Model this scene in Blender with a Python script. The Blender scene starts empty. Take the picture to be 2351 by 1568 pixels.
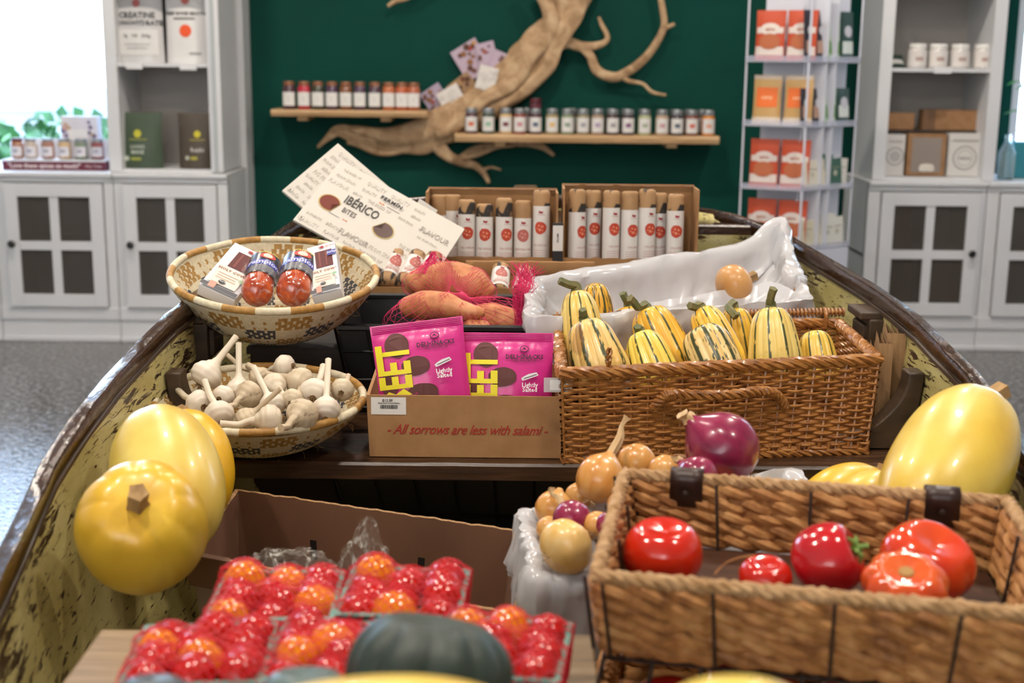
import bpy, bmesh, math, random
from mathutils import Vector, Matrix, noise as MN
from math import sin, cos, pi, radians as R_, sqrt, atan2
random.seed(7)
SC = bpy.context.scene
COL = SC.collection

# ---------------------------------------------------------------- camera
CAM_H, FPX = 1.25, 3000.0
PITCH, ROLL = math.atan(634/3000), R_(0.6)
cam_d = bpy.data.cameras.new('camera'); cam = bpy.data.objects.new('camera', cam_d); COL.objects.link(cam)
_F = Vector((0, cos(PITCH), -sin(PITCH))); _U0 = Vector((0, sin(PITCH), cos(PITCH))); _R0 = Vector((1, 0, 0))
_R = _R0*cos(ROLL)+_U0*sin(ROLL); _U = -_R0*sin(ROLL)+_U0*cos(ROLL)
cam.matrix_world = Matrix(((_R.x, _U.x, -_F.x, 0), (_R.y, _U.y, -_F.y, 0), (_R.z, _U.z, -_F.z, CAM_H), (0, 0, 0, 1)))
cam_d.sensor_width = 36; cam_d.lens = 36*FPX/2351
cam_d.dof.use_dof = True; cam_d.dof.focus_distance = 2.02; cam_d.dof.aperture_fstop = 5.0
cam_d.clip_end = 100
SC.camera = cam

# ---------------------------------------------------------------- light, exposure
SC.view_settings.view_transform = 'Standard'
SC.view_settings.look = 'None'
SC.view_settings.gamma = 1.0
SC.view_settings.exposure = 0.0
wd = bpy.data.worlds.new('world'); SC.world = wd; wd.use_nodes = True
bg = wd.node_tree.nodes['Background']; bg.inputs[0].default_value = (0.50, 0.70, 1.0, 1); bg.inputs[1].default_value = 14
def area(name, loc, size, power, col, rot=(0, 0, 0), size_y=None, spread=None):
    l = bpy.data.lights.new(name, 'AREA'); l.energy = power; l.color = col; l.size = size
    if size_y: l.shape = 'RECTANGLE'; l.size_y = size_y
    else: l.shape = 'DISK'
    if spread: l.spread = spread
    o = bpy.data.objects.new(name, l); o.location = loc; o.rotation_euler = rot; COL.objects.link(o); return o
WARM = (1.0, 0.89, 0.77)
for lx, ly in ((-1.35, 0.9), (-0.25, 1.0), (1.2, 0.8), (-0.9, 2.7), (0.9, 2.6), (-1.6, 4.6), (0.0, 4.5), (1.6, 4.6)):
    area('ceiling_lamp', (lx, ly, 2.98), 0.2, 23 if ly < 4 else 32, WARM)
area('shop_window_daylight', (-1.3, -3.0, 1.9), 2.6, 210, (0.86, 0.92, 1.0), (R_(-83), 0, R_(-12)), 1.9)
sun_d = bpy.data.lights.new('sun', 'SUN'); sun_d.energy = 9; sun_d.angle = R_(0.5); sun_d.color = (1, .96, .9)
sun = bpy.data.objects.new('sun', sun_d); sun.rotation_euler = (R_(-32), R_(-18), 0); COL.objects.link(sun)

# ---------------------------------------------------------------- pixel -> place
def ray(u, v):
    x = (u-1175.5)/FPX; y = (784-v)/FPX
    return _F+_R*x+_U*y
def W(u, v, z):
    r = ray(u, v); t = (z-CAM_H)/r.z; return r*t+Vector((0, 0, CAM_H))
def D(u, v, d): return ray(u, v)*d+Vector((0, 0, CAM_H))
def WY(u, v, y):
    r = ray(u, v); return r*(y/r.y)+Vector((0, 0, CAM_H))

# ---------------------------------------------------------------- materials
def lin(h):
    if isinstance(h, tuple): return h if len(h) == 4 else (*h, 1)
    c = [int(h[i:i+2], 16)/255 for i in (0, 2, 4)]
    return tuple([x/12.92 if x <= .04045 else ((x+.055)/1.055)**2.4 for x in c]+[1])
class NT:
    def __init__(s, name):
        s.m = bpy.data.materials.new(name); s.m.use_nodes = True; s.t = s.m.node_tree
        s.b = s.t.nodes['Principled BSDF']; s.tc = None
    def n(s, typ, **kw):
        x = s.t.nodes.new(typ)
        for k, v in kw.items(): setattr(x, k, v)
        return x
    def l(s, a, b): s.t.links.new(a, b)
    def co(s, scale=(1, 1, 1), rot=(0, 0, 0)):
        if not s.tc: s.tc = s.n('ShaderNodeTexCoord')
        mp = s.n('ShaderNodeMapping'); mp.inputs['Scale'].default_value = scale; mp.inputs['Rotation'].default_value = rot
        s.l(s.tc.outputs['Object'], mp.inputs[0]); return mp.outputs[0]
    def noise(s, scale, detail=4, sc=(1, 1, 1), rough=.55, dist=0, rot=(0, 0, 0)):
        x = s.n('ShaderNodeTexNoise'); x.inputs['Scale'].default_value = scale; x.inputs['Detail'].default_value = detail
        x.inputs['Roughness'].default_value = rough; x.inputs['Distortion'].default_value = dist
        s.l(s.co(sc, rot), x.inputs['Vector']); return x.outputs['Fac']
    def ramp(s, f, stops):
        r = s.n('ShaderNodeValToRGB'); e = r.color_ramp.elements
        while len(e) < len(stops): e.new(.5)
        for i, (p, c) in enumerate(stops): e[i].position = p; e[i].color = lin(c)
        s.l(f, r.inputs[0]); return r.outputs[0]
    def mix(s, f, a, b, mode='MIX'):
        x = s.n('ShaderNodeMix', data_type='RGBA', blend_type=mode)
        for sock, v in ((x.inputs[0], f), (x.inputs[6], a), (x.inputs[7], b)):
            if hasattr(v, 'links'): s.l(v, sock)
            elif isinstance(v, (int, float)): sock.default_value = v
            else: sock.default_value = lin(v)
        return x.outputs[2]
    def bump(s, f, strength=.3, dist=.002, prev=None):
        x = s.n('ShaderNodeBump'); x.inputs['Strength'].default_value = strength; x.inputs['Distance'].default_value = dist
        s.l(f, x.inputs['Height'])
        if prev: s.l(prev, x.inputs['Normal'])
        return x.outputs[0]
    def set(s, **kw):
        for k, v in kw.items():
            i = s.b.inputs[k.replace('_', ' ')]
            if hasattr(v, 'links'): s.l(v, i)
            elif isinstance(v, (str, tuple)) and i.type == 'RGBA': i.default_value = lin(v)
            else: i.default_value = v
        return s
def mat(name, c, rough=.5, c2=None, ns=20, nsc=(1, 1, 1), bs=0, bscale=60, bd=.001, metal=0, attr=False, lo=.35, hi=.65, **kw):
    t = NT(name)
    base = c
    if attr:
        a = t.n('ShaderNodeAttribute'); a.attribute_name = 'Col'; base = a.outputs['Color']
        if c2: base = t.mix(t.ramp(t.noise(ns, sc=nsc), [(lo, '000000'), (hi, 'ffffff')]), base, c2, 'MULTIPLY')
    elif c2: base = t.ramp(t.noise(ns, sc=nsc), [(lo, c), (hi, c2)])
    t.set(Base_Color=base, Roughness=rough, Metallic=metal)
    if bs: t.set(Normal=t.bump(t.noise(bscale, sc=nsc), bs, bd))
    if kw: t.set(**kw)
    return t.m
_mc = {}
def flat(c, rough=.6, **kw):
    k = (c, rough, tuple(kw.items()))
    if k not in _mc: _mc[k] = mat('paint_'+c, c, rough, **kw)
    return _mc[k]

# ---------------------------------------------------------------- mesh building
class MB:
    def __init__(s): s.v = []; s.f = []; s.mi = []; s.c = []
    def add(s, vs, fs, mi=0, cols=None):
        o = len(s.v); s.v += [Vector(p) for p in vs]; s.f += [tuple(i+o for i in f) for f in fs]
        s.mi += mi if isinstance(mi, list) else [mi]*len(fs); s.c += cols if cols else [(1, 1, 1)]*len(vs)
        return s
    def box(s, a, b, mi=0, M=None, bev=0):
        x0, y0, z0 = a; x1, y1, z1 = b
        vs = [Vector(p) for p in ((x0, y0, z0), (x1, y0, z0), (x1, y1, z0), (x0, y1, z0), (x0, y0, z1), (x1, y0, z1), (x1, y1, z1), (x0, y1, z1))]
        if M: vs = [M@p for p in vs]
        return s.add(vs, [(0, 3, 2, 1), (4, 5, 6, 7), (0, 1, 5, 4), (1, 2, 6, 5), (2, 3, 7, 6), (3, 0, 4, 7)], mi)
    def hexa(s, p8, mi=0):
        return s.add(p8, [(0, 3, 2, 1), (4, 5, 6, 7), (0, 1, 5, 4), (1, 2, 6, 5), (2, 3, 7, 6), (3, 0, 4, 7)], mi)
    def grid(s, fn, nu, nv, mi=0, closeu=False, colf=None, flip=False):
        """fn(i,j)->point, i in 0..nu, j in 0..nv"""
        cu = nu if closeu else nu+1
        vs = [fn(i, j) for j in range(nv+1) for i in range(cu)]
        fs = []; ms = []
        for j in range(nv):
            for i in range(nu):
                a = j*cu+i; b = j*cu+(i+1) % cu; c = (j+1)*cu+(i+1) % cu; d = (j+1)*cu+i
                fs.append((d, c, b, a) if flip else (a, b, c, d)); ms.append(mi(i, j) if callable(mi) else mi)
        return s.add(vs, fs, ms, [colf(i, j) for j in range(nv+1) for i in range(cu)] if colf else None)
    def tube(s, path, radii, n=6, mi=0, cap=True, closed=False, rmod=None, flat=None, colf=None, up=None):
        P = [Vector(p) for p in path]; m = len(P)
        if not isinstance(radii, (list, tuple)): radii = [radii]*m
        T = []
        for i in range(m):
            a = P[(i-1) % m] if closed or i > 0 else P[0]; b = P[(i+1) % m] if closed or i < m-1 else P[-1]
            t = (b-a); T.append(t.normalized() if t.length > 1e-9 else (T[-1] if T else Vector((0, 0, 1))))
        u = Vector(up) if up else Vector((0, 0, 1)) if abs(T[0].z) < .9 else Vector((1, 0, 0))
        vs = []; cs = []
        for i in range(m):
            u = (u-T[i]*u.dot(T[i])); u = u.normalized() if u.length > 1e-6 else T[i].orthogonal().normalized()
            w = T[i].cross(u)
            for k in range(n):
                th = 2*pi*k/n; r = radii[i]*(rmod(i, th) if rmod else 1)
                vs.append(P[i]+u*(cos(th)*r*(flat or 1))+w*(sin(th)*r)); cs.append(colf(i, th) if colf else (1, 1, 1))
        fs = []
        for i in range(m if closed else m-1):
            for k in range(n):
                a = i*n+k; b = i*n+(k+1) % n; c = ((i+1) % m)*n+(k+1) % n; d = ((i+1) % m)*n+k
                fs.append((a, b, c, d))
        if cap and not closed: fs.append(tuple(range(n-1, -1, -1))); fs.append(tuple(range((m-1)*n, m*n)))
        return s.add(vs, fs, mi, cs)
    def lathe(s, prof, n=32, mi=0, M=None, rmod=None, colf=None, cap=True):
        vs = []; cs = []
        for j, (r, z) in enumerate(prof):
            for k in range(n):
                th = 2*pi*k/n; q = r*(rmod(j, th) if rmod else 1)
                p = Vector((q*cos(th), q*sin(th), z)); vs.append(M@p if M else p); cs.append(colf(j, th) if colf else (1, 1, 1))
        fs = []; ms = []
        for j in range(len(prof)-1):
            for k in range(n):
                fs.append((j*n+k, j*n+(k+1) % n, (j+1)*n+(k+1) % n, (j+1)*n+k)); ms.append(mi(j, k) if callable(mi) else mi)
        if cap and prof[0][0] > 1e-6: fs.append(tuple(range(n-1, -1, -1))); ms.append(mi(0, 0) if callable(mi) else mi)
        if cap and prof[-1][0] > 1e-6: m = len(prof)-1; fs.append(tuple(range(m*n, m*n+n))); ms.append(mi(m-1, 0) if callable(mi) else mi)
        return s.add(vs, fs, ms, cs)
    def prism(s, pts, h, mi=0, M=None):
        """pts 2D outline (ccw) extruded from z=0 to z=h"""
        n = len(pts); vs = [Vector((x, y, z)) for z in (0, h) for x, y in pts]
        if M: vs = [M@p for p in vs]
        return s.add(vs, [tuple(range(n-1, -1, -1)), tuple(range(n, 2*n))]+[(i, (i+1) % n, n+(i+1) % n, n+i) for i in range(n)], mi)
    def build(s, name, mats, parent=None, smooth=True, world=False, bev=0, sharp=None, loc=None):
        me = bpy.data.meshes.new(name)
        off = Vector((0, 0, 0))
        if world and parent: off = parent.matrix_basis.inverted()
        vs = [off@p for p in s.v] if world and parent else s.v
        if loc is not None: L = Vector(loc); vs = [p-L for p in vs]
        me.from_pydata([tuple(p) for p in vs], [], s.f)
        for m in (mats if isinstance(mats, (list, tuple)) else [mats]): me.materials.append(m)
        if any(s.mi): me.polygons.foreach_set('material_index', s.mi)
        if any(c != (1, 1, 1) for c in s.c):
            ca = me.color_attributes.new('Col', 'FLOAT_COLOR', 'POINT')
            ca.data.foreach_set('color', [x for c in s.c for x in (*c, 1.0)])
        bm = bmesh.new(); bm.from_mesh(me)
        bmesh.ops.recalc_face_normals(bm, faces=bm.faces)
        bm.to_mesh(me); bm.free()
        if smooth:
            me.polygons.foreach_set('use_smooth', [True]*len(me.polygons))
            if sharp is not False:
                try: me.set_sharp_from_angle(angle=R_(sharp or 40))
                except Exception: pass
        o = bpy.data.objects.new(name, me); COL.objects.link(o)
        if loc is not None: o.location = loc
        if parent: o.parent = parent
        if bev:
            b = o.modifiers.new('bevel', 'BEVEL'); b.width = bev; b.segments = 2; b.limit_method = 'ANGLE'
        return o
def tag(o, label=None, cat=None, group=None, kind=None):
    if label: o['label'] = label
    if cat: o['category'] = cat
    if group: o['group'] = group
    if kind: o['kind'] = kind
    return o
def thing(name, label, cat, loc=(0, 0, 0), rot=(0, 0, 0), group=None, M=None):
    o = bpy.data.objects.new(name, None); COL.objects.link(o); o.empty_display_size = .05
    if M: o.matrix_basis = M
    else: o.location = loc; o.rotation_euler = rot
    return tag(o, label, cat, group)
def copy_tree(o, parent=None):
    c = o.copy(); COL.objects.link(c)
    if parent: c.parent = parent
    for ch in list(o.children): copy_tree(ch, c)
    return c
def frame(o, x, y):
    """matrix with local x along x, local z along cross, y in the plane"""
    x = Vector(x).normalized(); y = Vector(y); z = x.cross(y).normalized(); y = z.cross(x)
    return Matrix(((x.x, y.x, z.x, o[0]), (x.y, y.y, z.y, o[1]), (x.z, y.z, z.z, o[2]), (0, 0, 0, 1)))
def axis_frame(o, z, roll=0):
    z = Vector(z).normalized(); x = Vector((1, 0, 0)); x = (x-z*x.dot(z))
    if x.length < .1: x = Vector((0, 1, 0)); x = x-z*x.dot(z)
    x.normalize(); y = z.cross(x)
    M = Matrix(((x.x, y.x, z.x, o[0]), (x.y, y.y, z.y, o[1]), (x.z, y.z, z.z, o[2]), (0, 0, 0, 1)))
    return M@Matrix.Rotation(roll, 4, 'Z')
def smoothpath(pts, k=6):
    P = [Vector(p) for p in pts]; out = []
    for i in range(len(P)-1):
        a = P[max(i-1, 0)]; b = P[i]; c = P[i+1]; d = P[min(i+2, len(P)-1)]
        for j in range(k):
            t = j/k; out.append(.5*((2*b)+(c-a)*t+(2*a-5*b+4*c-d)*t*t+(3*b-a-3*c+d)*t**3))
    out.append(P[-1]); return out
def lerp(a, b, t): return a+(b-a)*t
def interp(tab, x):
    if x <= tab[0][0]: return tab[0][1]
    for (a, p), (b, q) in zip(tab, tab[1:]):
        if x <= b: return lerp(p, q, (x-a)/(b-a))
    return tab[-1][1]
def nz(p, s=1.0): return MN.noise(Vector(p)*s)
# lettering as real thin geometry; conform = f(x,y) -> Vector puts it on a curved face
def conform_bm(bm, fn, step):
    if step:
        xs = [v.co.x for v in bm.verts]; ys = [v.co.y for v in bm.verts]
        for ax, (lo, hi) in enumerate(((min(xs), max(xs)), (min(ys), max(ys)))):
            q = math.floor(lo/step)*step+step
            while q < hi:
                co = (q, 0, 0) if ax == 0 else (0, q, 0); no = (1, 0, 0) if ax == 0 else (0, 1, 0)
                bmesh.ops.bisect_plane(bm, geom=bm.verts[:]+bm.edges[:]+bm.faces[:], plane_co=co, plane_no=no); q += step
    for v in bm.verts: v.co = fn(v.co.x, v.co.y)
def text(body, size, m, parent, M=None, name='lettering', align='CENTER', bold=0, shear=0, sx=1, conform=None, step=0, space=1, rot=0, at=(0, 0), res=2, label=None):
    cu = bpy.data.curves.new(name, 'FONT'); cu.body = body; cu.size = size; cu.align_x = align; cu.align_y = 'CENTER'
    cu.offset = bold*size; cu.shear = shear; cu.resolution_u = res; cu.space_character = space
    if not conform: cu.extrude = .0003
    to = bpy.data.objects.new('t', cu); COL.objects.link(to)
    dg = bpy.context.evaluated_depsgraph_get(); dg.update()
    me = bpy.data.meshes.new_from_object(to.evaluated_get(dg)); bpy.data.objects.remove(to)
    bm = bmesh.new(); bm.from_mesh(me)
    for v in bm.verts:
        x, y = v.co.x*sx, v.co.y
        v.co.x = x*cos(rot)-y*sin(rot)+at[0]; v.co.y = x*sin(rot)+y*cos(rot)+at[1]
    if conform: conform_bm(bm, conform, step)
    bm.to_mesh(me); bm.free(); me.materials.clear(); me.materials.append(m); me.name = name
    o = bpy.data.objects.new(name, me); COL.objects.link(o)
    if parent: o.parent = parent
    if M: o.matrix_basis = M
    if label: o['label'] = label
    return o
def patch(outlines, m, parent, name, M=None, conform=None, step=0, label=None, z=.0002):
    """flat printed shapes (2D outlines) laid on a face"""
    bm = bmesh.new()
    for pts in outlines:
        vs = [bm.verts.new((x, y, 0)) for x, y in pts]; bm.faces.new(vs)
    bmesh.ops.triangulate(bm, faces=bm.faces[:])
    if conform: conform_bm(bm, conform, step)
    else:
        for v in bm.verts: v.co.z = z
    me = bpy.data.meshes.new(name); bm.to_mesh(me); bm.free(); me.materials.append(m)
    o = bpy.data.objects.new(name, me); COL.objects.link(o)
    if parent: o.parent = parent
    if M: o.matrix_basis = M
    if label: o['label'] = label
    return o
def rect(x0, y0, x1, y1): return [(x0, y0), (x1, y0), (x1, y1), (x0, y1)]
def disc(cx, cy, r, n=20, ry=None, bite=None, wob=0):
    out = []
    for k in range(n):
        a = 2*pi*k/n; q = 1+wob*sin(3*a+1)+wob*.6*sin(7*a)
        out.append((cx+r*q*cos(a), cy+(ry or r)*q*sin(a)))
    return out
# ================================================================ room
def struct(name, mb, m, **kw): return tag(mb.build(name, m, **kw), kind='structure')
YF, YG, CEIL = 5.83, 6.42, 3.0
m_green = mat('green_wall_paint', '084138', .7, c2='083c33', ns=3, bs=.08, bscale=180, Specular_IOR_Level=.12)
m_white = mat('white_wall_paint', 'd9d6d0', .6, bs=.05, bscale=120)
t = NT('speckled_floor')
t.set(Base_Color=t.ramp(t.noise(48, 6, rough=.75), [(.36, '1c1c1c'), (.47, '4c4a48'), (.55, '6a6764'), (.68, 'aeacaa')]), Roughness=t.ramp(t.noise(48, 3), [(.4, '222222'), (.65, '707070')]),
      Normal=t.bump(t.noise(55, 3), .7, .004)); m_floor = t.m
struct('floor', MB().box((-4.2, -4, -.1), (4.2, 7.2, 0)), m_floor, smooth=False)
struct('ceiling', MB().box((-4.2, -4, CEIL), (4.2, 6.7, CEIL+.1)), m_white, smooth=False)
struct('wall_left', MB().box((-4.2, -4, 0), (-4.1, 6.7, CEIL)), m_white, smooth=False)
struct('wall_right', MB().box((4.1, -4, 0), (4.2, 6.7, CEIL)), m_white, smooth=False)
struct('wall_front', MB().box((-4.1, -4.1, 0), (4.1, -4, CEIL)), m_white, smooth=False)
struct('wall_back', MB().box((-1.42, YG, 0), (2.4, YG+.12, CEIL)), m_green, smooth=False)
# window walls either side: white, with openings above the cabinets
wl = MB().box((-4.1, YG, 0), (-1.42, YG+.12, .72)).box((-4.1, YG, 2.5), (-1.42, YG+.12, CEIL)).box((-4.1, YG, .72), (-3.6, YG+.12, 2.5)).box((-1.82, YG, .72), (-1.42, YG+.12, 2.5))
struct('wall_back_left', wl, m_white, smooth=False)
wr = MB().box((2.4, YG, 0), (4.1, YG+.12, .72)).box((2.4, YG, 2.5), (4.1, YG+.12, CEIL)).box((3.7, YG, .72), (4.1, YG+.12, 2.5))
struct('wall_back_right', wr, m_white, smooth=False)
t = NT('window_glass'); t.set(Base_Color='ffffff', Roughness=0.0, IOR=1.02, Transmission_Weight=1.0); m_glass = t.m
m_frame = mat('white_lacquer', 'cfd0d2', .42, c2='c9cacd', ns=2)
for i, (x0, x1) in enumerate(((-3.6, -1.82), (2.4, 3.7))):
    w = MB().box((x0, YG+.03, .72), (x0+.05, YG+.1, 2.5)).box((x1-.05, YG+.03, .72), (x1, YG+.1, 2.5)).box((x0, YG+.03, 2.45), (x1, YG+.1, 2.5)).box((x0, YG+.03, .72), (x1, YG+.1, .76))
    wo = struct('window_%d' % (i+1), w, m_frame, smooth=False)
    g = MB().box((x0+.05, YG+.06, .76), (x1-.05, YG+.064, 2.45)).build('pane', m_glass, wo, smooth=False)
    tag(g, kind='structure')

# ---------------------------------------------------------------- outside, seen through the windows
m_lot = mat('parking_ground', 'b9bdc2', .8, c2='a9adb2', ns=4)
struct('ground', MB().box((-14, 6.7, -.15), (14, 30, -.05)), m_lot, smooth=False)
m_leaf = mat('outdoor_leaves', '3f7a3a', .6, c2='1d4a22', ns=9, attr=False)
def leafy(name, label, cat, c, rx, ry, rz, n, s, m, seed=1, group=None):
    rnd = random.Random(seed); b = MB()
    for _ in range(n):
        a = rnd.uniform(0, 2*pi); e = math.acos(rnd.uniform(-1, 1)); q = rnd.uniform(.75, 1.02)
        p = Vector((rx*sin(e)*cos(a), ry*sin(e)*sin(a), rz*cos(e)))*q
        d = Vector([rnd.uniform(-1, 1) for _ in range(3)]).normalized(); w = d.orthogonal().normalized()
        b.add([p-w*s*.4, p+d*s*.5, p+w*s*.4, p-d*s*.5], [(0, 1, 2, 3)])
    o = b.build(name, m, loc=None, smooth=False); o.location = c
    return tag(o, label, cat, group)
hedge = leafy('hedge', 'clipped green hedge outside, seen through the left window behind the spice rack', 'hedge', (-2.6, 7.6, .2), 1.0, .45, .75, 1600, .10, m_leaf, 3)
def tree(x, y, z, seed, label, rx=1.6, trunk=True):
    t = thing('tree', label, 'tree', (x, y, 0))
    o = leafy('crown', None, None, (0, 0, z), rx, rx, 1.3, 1500, .22, m_leaf, seed); o.parent = t
    b = MB().tube([(0, 0, 0), (.05, 0, .8), (0, .05, z)], [.12, .1, .07], 8)
    for a in range(5): b.tube([(0, 0, z-.8), (cos(a*1.3)*.9, sin(a*1.3)*.9, z+.3)], [.05, .02], 5)
    b.build('trunk', mat('bark', '6a5a4a', .9), t)
tree(-3.6, 14, 3.3, 5, 'leafy green tree outside the left window, beyond the white car')
tree(5.6, 12, 2.6, 9, 'leafy green tree outside, at the right edge behind the right window')
# white car parked outside the left window
def car():
    t = thing('car', 'white car parked outside the left window, blown out by daylight', 'car', (-3.6, 8.9, -.05), (0, 0, R_(8)))
    prof = [(-2.1, .35), (-2.1, .75), (-1.9, .95), (-1.1, 1.05), (-.5, 1.45), (.5, 1.5), (1.2, 1.08), (1.9, .95), (2.1, .75), (2.15, .4)]
    b = MB()
    def fn(i, j):
        x, z = prof[i]; s = j/10*2-1; k = 1-.10*max(0, (z-.9))*2
        zz = z-(.08*abs(s)**3)*(z/1.5); return (x*(1-.03*abs(s)**4), s*.88*k, zz)
    b.grid(fn, len(prof)-1, 10)
    for sgn in (-1, 1):
        pts = [fn(i, 10 if sgn > 0 else 0) for i in range(len(prof))]
        b.add(pts+[(p[0], p[1], .3) for p in pts], [(i, i+1, len(pts)+i+1, len(pts)+i) for i in range(len(pts)-1)])
    b.build('body', mat('white_car_paint', 'e8ebef', .25, Coat_Weight=.6), t)
    m_t = mat('tyre_rubber', '222226', .7); m_gl = mat('car_glass', 'c4d0da', .08)
    for sx in (-1.35, 1.35):
        for sy in (-.8, .8):
            M = Matrix.Translation((sx, sy, .33))@Matrix.Rotation(pi/2, 4, 'X')
            MB().lathe([(0, -.1), (.3, -.1), (.33, -.06), (.33, .06), (.3, .1), (0, .1)], 24, M=M).build('wheel', m_t, t)
    for sgn in (-1, 1):
        MB().add([(-.95, sgn*.885, 1.0), (1.0, sgn*.885, 1.0), (.45, sgn*.83, 1.4), (-.45, sgn*.83, 1.4)], [(0, 1, 2, 3)]).build('side_window', m_gl, t, smooth=False)
    MB().add([(-1.08, -.7, 1.07), (-1.08, .7, 1.07), (-.55, .62, 1.43), (-.55, -.62, 1.43)], [(0, 1, 2, 3)]).build('windscreen', m_gl, t, smooth=False)
car()

# ================================================================ cabinets
m_cabin = mat('cabinet_inside', 'a8a29c', .6)
t = NT('cabinet_door_glass'); t.set(Base_Color='55504a', Roughness=.08, Alpha=.5, IOR=1.45); m_dglass = t.m
m_knob = mat('black_knob', '17171a', .35)
LZ = .765
def lower_cabinet(x0, x1, doors, label, group, knob_side):
    w = x1-x0; t = thing('cabinet', label, 'cabinet', (x0, YF, 0), group=group)
    b = MB().box((0, 0, .0), (w, .45, .10)).box((0, -.012, 0), (w, 0, .02)).box((0, .02, .10), (w, .45, .12)).box((0, .43, .12), (w, .45, LZ-.02))
    b.box((0, 0, .1), (.02, .45, LZ-.02)).box((w-.02, 0, .1), (w, .45, LZ-.02)).box((0, .03, .42), (w, .43, .435))
    b.build('body', m_frame, t, smooth=False, bev=.002)
    f = MB(); xs = [0]+[q for d in doors for q in (d[0]-x0-.003, d[1]-x0+.003)]+[w]
    for i in range(0, len(xs), 2):
        if xs[i+1]-xs[i] > .004: f.box((xs[i], -.001, .1), (xs[i+1], .02, LZ-.02))
    f.box((0, -.008, .1), (w, .02, .155)).box((0, -.004, LZ-.045), (w, .02, LZ-.02))
    f.build('face_frame', m_frame, t, smooth=False, bev=.002)
    for d0, d1, ks in doors:
        a, c = d0-x0, d1-x0; st = .058; dr = MB(); z0, z1 = .16, LZ-.05; mx, mz = (a+c)/2, (z0+z1)/2
        dr.box((a, -.02, z0), (a+st, 0, z1)).box((c-st, -.02, z0), (c, 0, z1)).box((a+st, -.02, z0), (c-st, 0, z0+st)).box((a+st, -.02, z1-st), (c-st, 0, z1))
        dr.box((mx-.02, -.016, z0+st), (mx+.02, -.002, z1-st)).box((a+st, -.0165, mz-.02), (c-st, -.0015, mz+.02))
        do = dr.build('door', m_frame, t, smooth=False, bev=.0015)
        MB().box((a+st, -.009, z0+st), (c-st, -.006, z1-st)).build('glass', m_dglass, do, smooth=False)
        kx = a+.03 if ks < 0 else c-.03
        MB().lathe([(0, 0), (.008, 0), (.007, .012), (.016, .02), (.017, .027), (.012, .032), (0, .033)], 16, M=Matrix.Translation((kx, -.02, mz+.01))@Matrix.Rotation(pi/2, 4, 'X')).build('knob', m_knob, do)
    MB().box((0, -.02, LZ-.02), (w, .45, LZ)).build('top', m_frame, t, smooth=False, bev=.004)
    return t
def tower(x0, x1, shelves, label, ztop=2.2, depth=.36):
    w = x1-x0; t = thing('bookcase', label, 'shelf unit', (x0, YF+.03, LZ+.0015))
    p = .055; b = MB()
    b.box((0, 0, 0), (p, .025, ztop-LZ)).box((w-p, 0, 0), (w, .025, ztop-LZ)).box((p-.02, .02, 0), (p, depth, ztop-LZ)).box((w-p, .02, 0), (w-p+.02, depth, ztop-LZ))
    b.box((0, .02, 0), (.01, depth, ztop-LZ)).box((w-.01, .02, 0), (w, depth, ztop-LZ)).box((0, 0, ztop-LZ-.06), (w, depth, ztop-LZ))
    b.build('frame', m_frame, t, smooth=False, bev=.002)
    MB().box((.01, depth-.012, .0), (w-.01, depth, ztop-LZ)).build('back_panel', m_cabin, t, smooth=False)
    for z in shelves: MB().box((p, .01, z-LZ-.016), (w-p, depth-.012, z-LZ)).build('shelf', m_frame, t, smooth=False, bev=.001)
    return t
def X(u, y=YF, v=200): return WY(u, v, y).x
def Z(v, u=1175, y=YF): return WY(u, v, y).z
GCAB = 'white lower cabinets along the back wall'
xs_l = [X(-330, v=500), X(-10, v=500), X(-10+275, v=500), X(525, v=500)]
lower_cabinet(xs_l[0], xs_l[1]-.003, [(xs_l[0]+.05, xs_l[1]-.07, -1)], 'white lower cabinet at the far left edge, cut by the frame', GCAB, -1)
lower_cabinet(xs_l[1], xs_l[2]-.003, [(X(15, v=500), X(240, v=500), -1)], 'white lower cabinet under the left window, with a four pane glass door', GCAB, -1)
lower_cabinet(xs_l[2], xs_l[3], [(X(287, v=500), X(500, v=500), -1)], 'white lower cabinet left of the green wall, below the powder pouches', GCAB, -1)
lower_cabinet(X(1990, v=500), X(2262, v=500)-.003, [(X(2020, v=500), X(2247, v=500), 1)], 'white lower cabinet right of the spice rack, with cardboard behind its glass', GCAB, 1)
lower_cabinet(X(2262, v=500), X(2560, v=500), [(X(2292, v=500), X(2525, v=500), 1)], 'white lower cabinet under the right window, cut by the frame', GCAB, 1)
_cab = bpy.data.objects['cabinet.001']; _p = WY(185, 436, YF-.012)
_s = MB().box((-.022, -.001, -.016), (.022, 0, .016)).build('blue_sticker', flat('5f86c8'), _cab, smooth=False); _s.location = _p-_cab.location
TL0, TL1 = X(237), X(503)
TR0, TR1 = X(2021), X(2306)
ZS_L, ZS_R = Z(146, 370, YF+.05), Z(158, 2160, YF+.05)
tower(TL0, TL1, [LZ+.012, ZS_L, ZS_L+.32], 'white open bookcase standing between the left window and the green wall')
tower(TR0, TR1, [LZ+.012, ZS_R, ZS_R+.34], 'white open bookcase standing between the spice rack and the right window')
# side of the left run back to the green wall: panel with rail and corner post
m_panel = mat('grey_side_panel', 'a9b0b2', .5)
sp = MB().box((-1.33, YF+.02, 0), (-1.318, YG, 2.9)).build('trim_1', m_panel, smooth=False); tag(sp, kind='structure')
tr = MB().box((-1.335, YF+.42, 0), (-1.27, YG, 2.9)).build('trim_2', m_frame, smooth=False); tag(tr, kind='structure')
tr = MB().box((-1.34, YF+.0, LZ-.03), (-1.29, YG, LZ)).build('trim_3', m_frame, smooth=False); tag(tr, kind='structure')
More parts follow.
